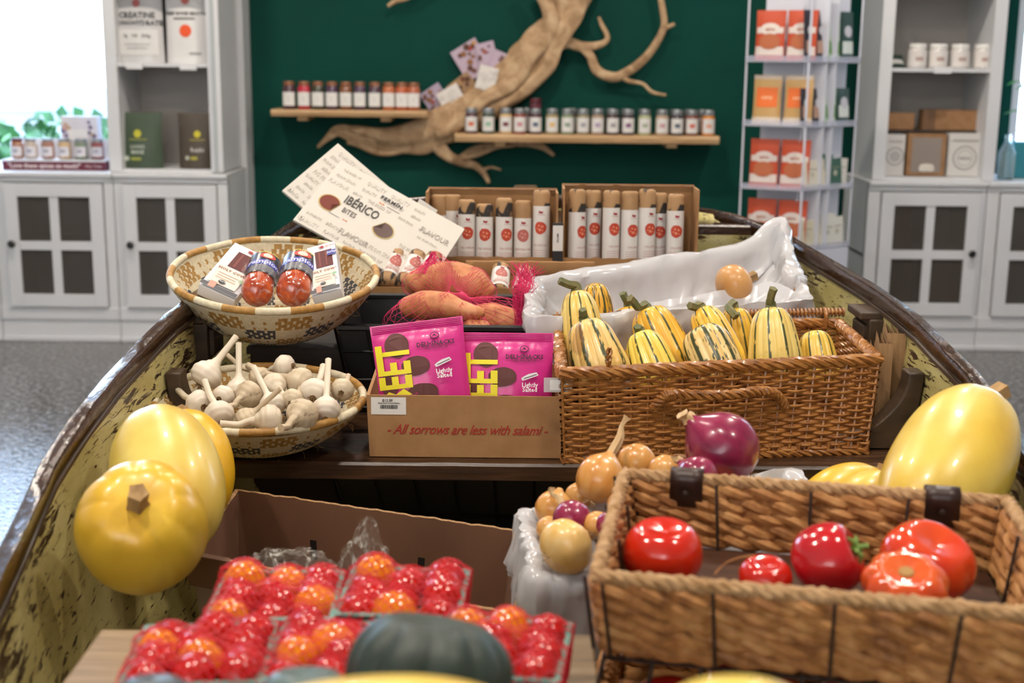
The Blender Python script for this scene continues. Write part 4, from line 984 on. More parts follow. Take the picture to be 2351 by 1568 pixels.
def delicata(label, tu, tv, ty, bu, bv, by, wpx, base, alt, heavy, seed, stem=None, tr=.62, patch_=0, ln=None):
    a = WY(tu, tv, ty); c = WY(bu, bv, by)
    if ln: c = a+(c-a).normalized()*ln
    if c.z < pb0.z+.012: k = (a.z-pb0.z-.012)/(a.z-c.z); c = a+(c-a)*k
    r = wpx/2*sc((ty+by)/2)
    sm = None
    if stem:
        s = [(a+(c-a)*.045, .009), (a-(c-a).normalized()*.004, .0078)]
        for (u, v, y), q in zip(stem, (.0062, .0062, .0066)): s.append((WY(u, v, y), q))
        sm = s
    return fruit('delicata_squash', label, 'squash', a, c, r, gourd(tr), 10, .075, dcol(base, alt, heavy, seed, patch_=patch_), DG, sm, m_stem_g, seed=seed, twist=seed, wob=.04)
delicata('tall pale striped squash at the back left corner, stem bent left', 1322, 662, 2.20, 1352, 860, 2.14, 112, 'e8d27e', 'dcb650', .35, 1, [(1303, 652, 2.19), (1284, 644, 2.185)], .72)
delicata('orange yellow squash with broken stripes behind the tall left squash', 1366, 644, 2.285, 1378, 860, 2.25, 92, 'e8b238', 'd89a28', 1.1, 2, None, .8)
delicata('brown blotched striped squash with short upright stem, front left', 1342, 732, 2.10, 1392, 900, 2.035, 150, 'e0c27c', 'd8b060', .9, 3, [(1339, 722, 2.095), (1338, 710, 2.09)], .68, 1)
delicata('golden squash with a long stem, half hidden behind another golden squash', 1443, 698, 2.27, 1462, 880, 2.22, 110, 'e4b640', 'dca830', .3, 4, [(1436, 688, 2.26), (1429, 673, 2.255)], .75)
delicata('large golden squash with a thick curved stem, back row centre left', 1483, 706, 2.19, 1560, 880, 2.12, 132, 'e4b23c', 'dca02c', .25, 5, [(1466, 706, 2.175), (1455, 692, 2.17), (1446, 684, 2.165)], .8)
delicata('small lemon yellow squash with a stubby stem, front centre left', 1468, 760, 2.10, 1520, 900, 2.04, 118, 'e8d060', 'dcbc48', .35, 6, [(1465, 757, 2.095), (1464, 749, 2.09)], .72)
delicata('long golden squash leaning right with its stem cut at the upper left', 1608, 706, 2.21, 1690, 872, 2.12, 100, 'e8be48', 'dcae38', .1, 7, [(1596, 705, 2.195), (1583, 701, 2.185)], .85)
delicata('golden squash behind the long leaning one, stem pointing to the lower right', 1684, 702, 2.26, 1712, 880, 2.22, 96, 'e4b840', 'dca830', .4, 8, [(1672, 706, 2.235), (1680, 716, 2.215), (1690, 728, 2.205)], .8)
delicata('cream squash with heavy dark stripes and no stem, front centre', 1604, 752, 2.10, 1668, 890, 2.035, 128, 'e2c88a', 'dcb468', 1.6, 9, None, .92)
delicata('tall pale squash with an upright green stem, right of centre', 1769, 700, 2.16, 1784, 880, 2.11, 136, 'e6ce7c', 'dab85a', .3, 10, [(1768, 692, 2.155), (1770, 678, 2.15), (1776, 662, 2.145)], .66)
delicata('small yellow squash at the right end of the picnic basket', 1868, 757, 2.18, 1888, 890, 2.13, 96, 'e6c65c', 'dcb448', .4, 11, None, .8)

def scol(base, alt, seed, lobes=0):
    base = L3(base); alt = L3(alt)
    def f(t, th): return mixc(base, alt, min(1, max(0, .5+.9*nz((cos(th)*.9+seed, sin(th)*.9, t*1.6)))))
    return f
def spag(label, top, bot, rad, base, alt, seed, stem, lobes=9, amp=.02, group='smooth yellow spaghetti squash', pw=.42):
    return fruit('spaghetti_squash', label, 'squash', top, bot, rad, prof_el(pw), lobes, amp, scol(base, alt, seed), group, stem, m_stem_b, m=m_skin2, seed=seed, wob=.035, dim=.14, nseg=96)
# left pile
c0 = D(326, 1208, 1.42); up = (D(311, 1128, 1.33)-c0).normalized()
spag('round yellow squash at the lower left with its stem facing the viewer', c0+up*.078, c0-up*.088, .0705, 'e6c040', 'daac32', 1, [(c0+up*.062, .013), (c0+up*.080, .0095), (c0+up*.094+Vector((.002, 0, .003)), .010)], 9, .055)
a = D(352, 968, 1.70); c = D(420, 1240, 1.52)
spag('long pale yellow squash in the middle of the three at the left hull', a, c, .067, 'e0cb6c', 'd8ba54', 2, [(a+(c-a)*.06, .012), (a-(c-a)*.02, .010), (a-(c-a)*.075+Vector((-.004, 0, 0)), .010)], 9, .015)
a = D(418, 958, 1.80); c = D(455, 1190, 1.70)
spag('golden yellow squash at the back of the three by the garlic bowl', a, c, .058, 'e6b81c', 'dcaa18', 3, [(a+(c-a)*.06, .011), (a-(c-a)*.03, .010), (a-(c-a)*.085, .010)], 9, .02)
# right pile
a = D(2262, 922, 1.62); c = D(2088, 1250, 1.46)
spag('very large pale yellow squash leaning on the right hull', a, c, .0705, 'dfca68', 'e0b83c', 4, [(a+(c-a)*.05, .013), (a-(c-a)*.02+Vector((.004, 0, 0)), .011), (a-(c-a)*.08+Vector((.016, 0, .002)), .011)], 9, .02)
a = D(2010, 1092, 1.74); c = D(1880, 1150, 1.70)
spag('golden squash lying behind the front basket, left of the very large one', D(2020, 1110, 1.73), D(1850, 1185, 1.66), .045, 'e4be34', 'dcae28', 5, [(D(2018, 1094, 1.73), .008), (D(2026, 1078, 1.73), .007), (D(2030, 1066, 1.73), .007)], 9, .04)
spag('pale yellow ribbed squash between the golden one and the very large one', D(2040, 1120, 1.66), D(1950, 1190, 1.60), .04, 'e2c860', 'd8b848', 6, None, 8, .10)
# ---------------------------------------------------------------- foreground squashes on a crate
m_acorn = mat('dark_green_squash_skin', '26322c', .5, c2='33423a', ns=9, bs=.05)
def acorn(label, c, r, h, seed, axis=(0, .25, 1), m=None):
    c = Vector(c); ax = Vector(axis).normalized()
    return fruit('acorn_squash', label, 'squash', c+ax*h/2, c-ax*h/2, r, prof_el(.5), 10, .10, lambda t, th: (1, 1, 1), 'dark acorn squash in the foreground', None, m=m or m_acorn, seed=seed, wob=.03, dim=.3)
acorn('big dark green ribbed squash in front of the tomato punnets', D(985, 1548, .90), .058, .088, 3, (.15, .3, 1))
acorn('grey green squash left of the big dark one at the bottom edge', D(700, 1630, .86), .034, .06, 4, m=mat('grey_green_squash_skin', '5a6e6c', .35, c2='46585a', ns=8))
acorn('small blue grey squash at the bottom edge, below the front left punnet', D(352, 1622, .86), .026, .045, 5, m=mat('blue_grey_squash_skin', '47545e', .35, c2='36424c', ns=8))
cz = .775
cr = thing('crate', 'wooden crate at the very front holding the foreground squash', 'crate', (-.05, .66, .601))
b = MB()
for k in range(3): b.box((-.25, -.14, .02+k*.055), (.25, -.128, .065+k*.055)).box((-.25, .128, .02+k*.055), (.25, .14, .065+k*.055)).box((-.25, -.128, .02+k*.055), (-.238, .128, .065+k*.055)).box((.238, -.128, .02+k*.055), (.25, .128, .065+k*.055))
b.box((-.25, -.14, 0), (.25, .14, .012)); b.box((-.238, -.128, .15), (.238, .128, .165)); b.build('slats', m_plank, cr, smooth=False, bev=.001)
for x in (-.236, .224):
    for y in (-.126, .114): MB().box((x, y, .0), (x+.012, y+.012, .19)).build('corner_post', m_plank, cr, smooth=False)
spag('yellow squash lying across the bottom edge of the picture, left', D(1240, 1706, .66), D(560, 1698, .72), .034, 'e8cf58', 'dcb850', 7, [(D(600, 1702, .715), .01), (D(470, 1672, .72), .008)], 9, .01)
spag('yellow squash at the bottom edge, below the two tier stand', D(1880, 1690, .66), D(1500, 1690, .66), .03, 'e6d060', 'dcc050', 8, None, 9, .01)

# ---------------------------------------------------------------- coiled bowls
m_cream = mat('cream_fibre', 'cfc2a6', .8, c2='bdb092', ns=150, bs=.6, bscale=400)
m_tan = mat('tan_fibre', 'a8803f', .7, c2='8a6630', ns=150, bs=.6, bscale=400)
m_dark = mat('indigo_fibre', '34343c', .8, c2='4a4a50', ns=150, bs=.6, bscale=400)
m_rimw = mat('cream_rim_wrap', 'd8cdb4', .6, c2='c4b898', ns=90, nsc=(1, 1, 1), bs=.4, bscale=300)
m_rimt = mat('tan_rim_wrap', 'b08440', .55, c2='946a30', ns=90, bs=.4, bscale=300)
def coil_bowl(name, label, ctr, R, dep, tilt_x, tilt_y, seed):
    M = Matrix.Translation(ctr)@Matrix.Rotation(tilt_x, 4, 'X')@Matrix.Rotation(tilt_y, 4, 'Y')
    root = thing(name, label, 'bowl', M=M)
    n = 216; rings = 26; prof = []
    rb = R*.34
    for k in range(rings+1):
        t = k/rings
        if t < .22: r = rb*t/.22; z = -dep
        else: s = (t-.22)/.78; r = rb+(R-rb)*s**.92; z = -dep*(1-s**1.75)
        prof.append((max(r, .0005), z))
    def mi(j, k):
        if j > rings-2: return 0
        sec = int(k/n*18); band = int((rings-1-j)/4.2); q = (sec+band+seed) % 2
        if (k+j*2) % 4 == 0: return 0
        if q == 0: return 1 if band % 2 == 0 else 2
        return 0 if (k % 4) or band % 2 else 1
    P = []
    for (r, z) in prof: P.append((r, z))
    # wavy coil profile, both skins
    fine = []
    for j in range(rings):
        (r0, z0), (r1, z1) = prof[j], prof[j+1]; nx, nz_ = -(z1-z0), (r1-r0); l = math.hypot(nx, nz_) or 1
        for s, o in ((0, 0), (.5, .0022)): fine.append((lerp(r0, r1, s)+nx/l*o, lerp(z0, z1, s)+nz_/l*o))
    fine.append(prof[-1]); b = MB()
    ins = [(r, z+.003) for r, z in fine]
    b.lathe([(max(.0004, r), z) for r, z in ins], n, mi=lambda j, k: mi(j//2, k), rmod=lambda j, th: 1+.002*cos(n/2*th+j*pi), cap=False)
    outp = [(max(.0004, r+.0035), z-.0035) for r, z in prof]
    b.lathe(outp[::-1], n, mi=lambda j, k: mi(rings-1-j, k), rmod=lambda j, th: 1+.004*cos(n/3*th+j*pi), cap=False)
    b.build('body', [m_cream, m_tan, m_dark], root, sharp=70)
    b = MB(); m = 240
    loop = [(R*cos(2*pi*i/m)*(1+.004*nz((i*.05, seed, 0))), R*sin(2*pi*i/m), .002+.0015*nz((i*.06, seed, 4))) for i in range(m)]
    b.tube(loop, [.0062+.0003*(i % 2) for i in range(m)], 9, closed=True)
    nf = 9; b.mi = [(0 if int((f//nf)/m*20+seed*.5) % 2 else 1) for f in range(len(b.f))]
    b.build('rim', [m_rimw, m_rimt], root, sharp=70)
    # stray fibres round the underside
    b = MB(); rnd = random.Random(seed)
    for _ in range(60):
        a = rnd.uniform(0, 2*pi); q = rnd.uniform(.35, .95); r = rb+(R-rb)*q**.92+.004; z = -dep*(1-q**1.75)-.004
        p = Vector((r*cos(a), r*sin(a), z)); d = Vector((cos(a), sin(a), 0))
        b.tube([p, p+d*rnd.uniform(.002, .008)+Vector((0, 0, -.002)), p+d*rnd.uniform(.004, .012)+Vector((rnd.uniform(-.006, .006), 0, rnd.uniform(-.012, .002)))], .00022, 3)
    f = b.build('fibre', m_tan, root); f['kind'] = 'stuff'
    return root, M
gc = D(598, 914, 2.02); gR = 240*2.02/FPX
garlic_bowl, GM = coil_bowl('woven_bowl', 'coiled bowl in cream, tan and indigo, heaped with garlic bulbs', gc, gR-.003, gc.z-TZ-.012, R_(4.5), R_(1), 2)
sc_ = D(630, 629, 2.26); sR = 237*2.26/FPX
saus_bowl, SM = coil_bowl('woven_bowl', 'coiled bowl in cream, tan and indigo holding packed sausages, above the garlic', sc_, sR-.003, .098, R_(11.5), R_(2.5), 0)
# dark crate that carries the sausage bowl
oc = thing('storage_crate', 'dark wooden crate under the sausage bowl, in shadow', 'crate', (-.37, 2.33, .46))
m_dk = mat('dark_stained_board', '2b211a', .7, c2='38291f', ns=20)
MB().box((-.09, -.09, 0), (.09, .09, .29)).build('body', m_dk, oc, smooth=False, bev=.003)
MB().box((-.095, -.095, .29), (.095, .095, .302)).build('top_board', m_dk, oc, smooth=False)

# ---------------------------------------------------------------- garlic
m_garl = NT('garlic_skin'); _n = m_garl.noise(9, 5, (1, 1, .25), .6)
m_garl.set(Base_Color=m_garl.ramp(_n, [(.3, 'b39a80'), (.45, 'd2c5b0'), (.7, 'ddd2c4')]), Roughness=.45, Subsurface_Weight=.06, Normal=m_garl.bump(m_garl.noise(60, 3, (1, 1, .1)), .15, .001)); m_garl = m_garl.m
m_gstr = NT('striped_garlic_skin'); _n = m_gstr.noise(26, 5, (1, 1, .18), .7)
m_gstr.set(Base_Color=m_gstr.ramp(_n, [(.34, '6a5a4c'), (.42, 'b8a488'), (.7, 'd4c6ac')]), Roughness=.5); m_gstr = m_gstr.m
m_root = mat('garlic_roots', '6e5436', .9, c2='8a6c48', ns=80)
GG = 'garlic bulbs heaped in the woven bowl'
def garlic(label, u, v, d, rpx, su, sv, sd, striped=False, root_to=None, group=GG):
    c = D(u, v, d); e = D(su, sv, sd); r = rpx*d/FPX; ax = (e-c); L = ax.length; ax.normalize()
    base = c-ax*r*.72
    root = thing('garlic_bulb', label, 'garlic', group=group, M=axis_frame(c, ax))
    Mi = axis_frame(c, ax).inverted()
    sag = Vector((0, 0, -.004 if abs(ax.z) < .5 else 0))
    bend = c+ax*lerp(r*1.2, L, .4)+sag
    path = [base, c-ax*r*.55, c-ax*r*.25, c+ax*r*.1, c+ax*r*.45, c+ax*r*.78, c+ax*r*1.05, c+ax*r*1.35, bend, c+ax*L*.8+sag*.6, e]
    rad = [.15*r, .68*r, .95*r, 1.0*r, .84*r, .52*r, .30*r, .22*r, .0052, .0048, .0052]
    rad = rad[:8]+[min(rad[7], q) for q in rad[8:]]
    P = smoothpath([Mi@p for p in path], 4); R2 = []
    for i in range(len(P)):
        f = i/4; a_ = min(int(f), len(rad)-2); k = f-a_; k = k*k*(3-2*k) if a_ < 7 else k; R2.append(lerp(rad[a_], rad[a_+1], k))
    b = MB(); lo = 4*7
    b.tube(P, R2, 32, rmod=lambda i, th: 1-(.07*(1-abs(cos(3.5*th+u))**.6) if i < lo-4 else .03*cos(6*th)))
    b.build('bulb', m_gstr if striped else m_garl, root, sharp=60)
    b = MB(); rnd = random.Random(int(u+v)); o = Vector((0, 0, -r*.72))
    for _ in range(22):
        dd = Vector((rnd.uniform(-1, 1), rnd.uniform(-1, 1), -rnd.uniform(.2, .9))).normalized()
        b.tube([o+Vector((dd.x*r*.1, dd.y*r*.1, 0)), o+dd*r*.16, o+dd*r*rnd.uniform(.22, .34)+Vector((rnd.uniform(-1, 1), rnd.uniform(-1, 1), 0))*r*.08], .0006, 3)
    b.lathe([(0, -r*.76), (r*.2, -r*.74), (r*.24, -r*.66), (0, -r*.6)], 12)
    b.build('roots', m_root, root)
    return root
garlic('garlic bulb at the upper left of the heap, longest stem rising right', 473, 862, 2.03, 38, 543, 772, 2.06)
garlic('garlic bulb with a straight upright stem, beside the upper left one', 549, 897, 2.02, 32, 548, 788, 2.05)
garlic('garlic bulb at the left rim showing its roots', 458, 928, 1.97, 34, 404, 890, 2.04)
garlic('garlic bulb whose stem leans up left, near the left front rim', 503, 953, 1.92, 36, 470, 874, 1.98)
garlic('spotted garlic bulb with a short stem cut facing lower left, centre', 572, 905, 1.97, 33, 524, 934, 1.93, True)
garlic('garlic bulb with a thick upright stem in the very middle', 626, 930, 1.95, 32, 582, 842, 2.0)
garlic('garlic bulb at the front rim with its stem lying flat to the left', 622, 964, 1.89, 37, 505, 972, 1.88)
garlic('garlic bulb whose thick stem crosses up right over the middle', 566, 962, 1.91, 28, 644, 892, 1.90, True)
garlic('speckled garlic bulb at the front with its cut stem facing the viewer', 694, 952, 1.90, 39, 645, 983, 1.845, True)
garlic('garlic bulb at the right with its root tuft facing the viewer', 722, 902, 1.97, 36, 742, 840, 2.05)
garlic('garlic bulb at the right rim with an upright stem', 748, 942, 1.93, 35, 754, 826, 2.0)
garlic('dusty grey garlic bulb at the far right of the heap', 786, 895, 1.98, 28, 800, 862, 2.04, True)
garlic('dark striped garlic bulb, stem lying to the upper left at the back', 690, 878, 2.02, 36, 568, 838, 2.06, True)
garlic('pale garlic bulb in the middle, stem pointing lower right', 628, 886, 2.0, 31, 676, 926, 1.94)
garlic('garlic bulb at the very back of the heap', 655, 842, 2.08, 29, 600, 850, 2.10)
garlic('small garlic bulb at the back left, stem resting to the upper left', 596, 866, 2.05, 25, 522, 815, 2.09, True)
garlic('garlic bulb mostly buried between the left ones', 512, 912, 1.99, 28, 540, 900, 2.03)
garlic('garlic bulb mostly buried between the right ones', 672, 918, 1.955, 27, 690, 890, 2.0, True)
garlic('garlic bulb buried under the middle of the heap', 600, 925, 1.99, 32, 640, 915, 2.02)
garlic('garlic bulb buried under the right of the heap', 735, 915, 2.0, 30, 720, 890, 2.04)
# ---------------------------------------------------------------- packed sausages in the upper bowl
def quad_at(TL, TR, BL, d0, d1):
    """package frame from pixel corners: bottom-left at depth d1, top at depth d0. returns matrix (origin bottom middle), w, h"""
    tl = D(*TL, d0); tr = D(*TR, d0); bl = D(*BL, d1)
    x = (tr-tl); w = x.length; y = (tl-bl); x.normalize(); yy = y-x*y.dot(x); h = y.length
    return frame(bl+x*w/2, x, yy), w, h
HG = 'sausage boxes in the upper woven bowl'
m_meat = '5a1c1c'
def holybox(label, TL, TR, BL, d0, d1, t):
    M, w, h = quad_at(TL, TR, BL, d0, d1)
    o = carton('sausage_box', label, 'box', M, w, h, t, mat('white_coated_card', 'd8d8dc', .3, Coat_Weight=.3), [
        ('r', -w*.24, h*.52, w*.36, h*.86, m_meat, 'meat_window'), ('r', -w*.12, h*.54, -w*.06, h*.84, '7a3a34'), ('r', w*.12, h*.54, w*.17, h*.84, '7a3a34'),
        ('p', [(-w*.05, h*.91), (w*.0, h*.95), (w*.08, h*.95), (w*.1, h*.9), (w*.03, h*.905)], 'a83030', 'bull_mark'), ('t', 'brothers', h*.06, w*.2, h*.92, 'a83030', .01),
        ('r', w*.2, h*.72, w*.5, h*.82, '4a50a0', 'blue_badge'), ('t', 'Jerky', h*.06, w*.35, h*.77, 'd8d8f0', .02),
        ('r', -w*.4, h*.12, w*.36, h*.48, 'dcd4c8', 'cream_panel'), ('t', 'HOLY COW!', h*.062, 0, h*.42, '8a5040', .02), ('r', -w*.3, h*.33, w*.26, h*.34, 'b89880'), ('r', -w*.3, h*.28, w*.22, h*.29, 'b89880'), ('r', -w*.3, h*.23, w*.26, h*.24, 'b89880'),
        ('d', -w*.05, h*.17, w*.1, '2c2a2c', w*.07, 'bull_badge'), ('t', 'MADE BY', h*.03, -w*.05, h*.17, 'd0d0d0'),
        ('r', -w*.5, 0, w*.5, h*.07, '55555a', 'grey_band'), ('r', -w*.3, 0, -w*.12, h*.12, 'cf9484', 'pink_tab'), ('d', w*.38, h*.3, w*.09, '8ab088', w*.06, 'green_badge')], HG)
    return o
holybox('white sausage box with dark meat window, leaning left in the upper bowl', (500, 541), (578, 577), (457, 652), 2.27, 2.16, .022)
holybox('white sausage box turned right at the right side of the upper bowl', (748, 562), (812, 545), (716, 682), 2.26, 2.17, .028)
m_saus = NT('sausage_in_film'); _n = m_saus.noise(60, 4)
m_saus.set(Base_Color=m_saus.ramp(_n, [(.3, '8a2a0c'), (.55, 'b84612'), (.75, 'd46a28')]), Roughness=.12, Coat_Weight=.8, Normal=m_saus.bump(m_saus.noise(18, 4, (1, 1, .5), .5, 1.5), .6, .006)); m_saus = m_saus.m
t = NT('clear_film'); _f = t.n('ShaderNodeMapRange'); _f.inputs[1].default_value = .56; _f.inputs[2].default_value = .72; _f.inputs[3].default_value = .02; _f.inputs[4].default_value = .45; t.l(t.noise(38, 4, (1, 1, .35), .6, 2.5), _f.inputs[0]); t.set(Base_Color='e8e6e4', Roughness=.08, Alpha=_f.outputs[0], Normal=t.bump(t.noise(20, 5, (1, 1, 1), .6, 2), 1.0, .012)); m_film = t.m
def sausage(label, b0, t0, db, dt, rpx):
    c = D(*b0, db); e = D(*t0, dt); r = rpx*db/FPX; L = (e-c).length
    M = axis_frame(c, e-c); root = thing('packed_sausage', label, 'sausage', group='film wrapped orange sausages in the upper bowl', M=M)
    prof = []
    for i in range(21):
        s = i/20; z = lerp(-r*.5, L, s); k = min(1, max(0, (z+r*.5)/(r*.9))); k2 = min(1, max(0, (L-z)/(r*.8))); prof.append((max(.0003, r*sqrt(max(0, 1-(1-k)**2))*sqrt(max(0, 1-(1-k2)**2))*.98), z))
    MB().lathe(prof, 28, rmod=lambda j, th: 1+.03*nz((cos(th)*2, sin(th)*2, j*.3))).build('sausage', m_saus, root, sharp=False)
    # label round the upper middle, facing the viewer
    Mi = M.inverted(); v = Mi@cam.location; a0 = atan2(v.y, v.x); z0, z1 = L*.26, L*.86; rr = r*1.03
    def band(q0, q1, w_, col, nm, off=0):
        b = MB(); b.grid(lambda i, j: Vector(((rr+off)*cos(a0+(i/14-.5)*w_), (rr+off)*sin(a0+(i/14-.5)*w_), lerp(z0, z1, lerp(q0, q1, j)))), 14, 1); return b.build(nm, flat(col, .3), root)
    band(0, 1, 2.9, '20222c', 'wrap_label'); band(.36, .60, 2.85, '3038a0', 'blue_stripe', .0004)
    def cyl(off): return lambda x, y: Vector(((rr+off)*cos(a0+x/rr), (rr+off)*sin(a0+x/rr), y))
    zc = lerp(z0, z1, .48)
    text('Pamplona', r*.62, flat('c8ccf0'), root, at=(0, zc), conform=cyl(.0009), step=.004, bold=.02)
    for q in (.06, .12, .18, .24, .30): patch([rect(-r*.9, lerp(z0, z1, q), r*.9, lerp(z0, z1, q+.025))], flat('9a9aa0'), root, 'small_print', conform=cyl(.0006), step=.008)
    patch([disc(0, lerp(z0, z1, .80), r*.52, 20, r*.34)], flat('c23a28'), root, 'label_emblem', conform=cyl(.0007), step=.006)
    patch([blob(0, lerp(z0, z1, .79), r*.3, r*.24, 3)], flat('e0c8b8'), root, 'emblem_figure', conform=cyl(.0011), step=.006)
    text('DON JUAN', r*.26, flat('d8c040'), root, at=(0, lerp(z0, z1, .96)), conform=cyl(.0009), step=.004, bold=.02)
    b = MB(); pf = [(q*1.10+.0015, z) for q, z in prof]
    b.lathe(pf, 30, rmod=lambda j, th: 1+.10*abs(nz((cos(th)*3, sin(th)*3, j*.5)))); b.grid(lambda i, j: Vector((r*cos(a0-pi/2)*(1+.35*j), r*sin(a0-pi/2)*(1+.35*j)+.004*nz((i*.6, j, 1)), lerp(-r*.2, L*.9, i/10))), 10, 1)
    b.grid(lambda i, j: Vector((r*cos(a0+pi/2)*(1+.3*j), r*sin(a0+pi/2)*(1+.3*j)+.004*nz((i*.6, j, 5)), lerp(-r*.2, L*.9, i/10))), 10, 1)
    b.build('film_wrap', m_film, root, sharp=30)
    return root
sausage('film wrapped orange sausage with blue label, left of the two in the upper bowl', (588, 676), (612, 600), 2.17, 2.27, 38)
sausage('film wrapped orange sausage with blue label, right of the two in the upper bowl', (672, 674), (692, 598), 2.17, 2.27, 41)

# ---------------------------------------------------------------- large white snack cards
def big_card(label, TL, TR, BL, d0, d1, full):
    M, w, h = quad_at(TL, TR, BL, d0, d1)
    m = mat('matt_white_card', 'cac4bb', .6)
    o = carton('snack_card', label, 'packet', M, w, h, .006, m, (), 'large white snack cards by the salami boxes')
    rnd = random.Random(5 if full else 6)
    words = ['FLAVOUR', 'ESPAÑA', 'PIG FROM SPAIN', 'AUTHENTIC', 'QUALITY', 'THE BREED OF', 'IBÉRICO', 'FROM SPAIN']
    g = flat('b6b0a7'); g2 = flat('bdb7ae')
    for r in range(9):
        x = -w/2+.006+(r % 3)*.006
        while x < w/2-.05:
            wd_ = rnd.choice(words); sz = rnd.choice((.010, .013, .017)); ln = len(wd_)*sz*.42
            if x+ln > w/2-.004: break
            yy = h*(.06+.105*r)
            if not (full and abs(yy-h*.47) < h*.2 and x < w*.15): text(wd_, sz, rnd.choice((g, g2)), o, M=Matrix.Translation((x, yy, .0005)), align='LEFT', sx=.62, name='pale_lettering', res=1)
            x += ln+.006
    cres = lambda cx, cy, r, a: [(cx+r*cos(a+t), cy+r*sin(a+t)) for t in [.8+i*(2*pi-1.6)/20 for i in range(21)]]+[(cx+r*.5*cos(a-.5), cy+r*.5*sin(a-.5)), (cx+r*.22*cos(a-.2), cy+r*.22*sin(a-.2)), (cx+r*.42*cos(a+.45), cy+r*.42*sin(a+.45))]
    if full:
        P = lambda a, b_: (-w/2+a*w, b_*h)
        for (a, b_, an, nm) in ((.126, .416, -.3, '7a4038'), (.535, .44, 2.6, '58403c')):
            patch([cres(*P(a, b_), .0235, an)], flat('b8a060', .4), o, 'window_edge', z=.0008); q = patch([cres(*P(a, b_), .021, an)], flat(nm, .25), o, 'meat_window', z=.0012)
        text('IBÉRICO', .034, flat('3a3836'), o, M=Matrix.Translation((*P(.325, .56), .0012)), sx=.62, bold=.015)
        text('BITES', .020, flat('5a5652'), o, M=Matrix.Translation((*P(.275, .42), .0012)), sx=.66)
        text('FERMÍN', .0135, flat('2c2a2a'), o, M=Matrix.Translation((*P(.47, .82), .0012)), bold=.03, space=1.15)
        for i, c_ in enumerate(('d8501c', 'e09a28', 'c83a28')):
            patch([disc(*P(.405+.014*i, .74), .0018, 8)], flat(c_), o, 'dot_mark', z=.0012); patch([disc(*P(.27+.012*i, .31), .0015, 8)], flat(c_), o, 'dot_mark', z=.0012)
        patch([rect(*P(.46, .735), *P(.56, .742))], flat('6a6662'), o, 'rule', z=.0012); patch([rect(*P(.16, .3), *P(.24, .306))], flat('6a6662'), o, 'rule', z=.0012)
        text('FLAVOUR', .022, flat('a29b92'), o, M=Matrix.Translation((*P(.85, .7), .0014)), sx=.7, name='pale_lettering')
        text('FLAVOUR', .022, flat('a29b92'), o, M=Matrix.Translation((*P(.40, .16), .0014)), sx=.7, name='pale_lettering')
    for sx_ in (-.93,):
        patch([disc(sx_*w/2, h*.07 if full else h*.08, .0065, 16)], flat('a8a29a'), o, 'round_seal', z=.0010); patch([disc(sx_*w/2, h*.07 if full else h*.08, .0054, 16)], flat('cac4bb'), o, 'round_seal', z=.0014)
        text('$', .007, flat('55524e'), o, M=Matrix.Translation((sx_*w/2, h*.07, .0018)))
    return o
big_card('white snack card with bold black title and two crescent windows, in front', (802, 379), (1087, 537), (673, 504), 2.74, 2.60, True)
big_card('white snack card standing behind the titled one, its corner pointing up', (768, 322), (1000, 520), (648, 437), 2.80, 2.68, False)
o = carton('paper_tag', 'small white paper tag sticking up behind the titled snack card', 'tag', quad_at((955, 457), (1002, 488), (948, 474), 2.80, 2.80)[0], .046, .022, .0008, flat('dcd8d2'), [('r', -.012, .008, .012, .011, '5a5856')])

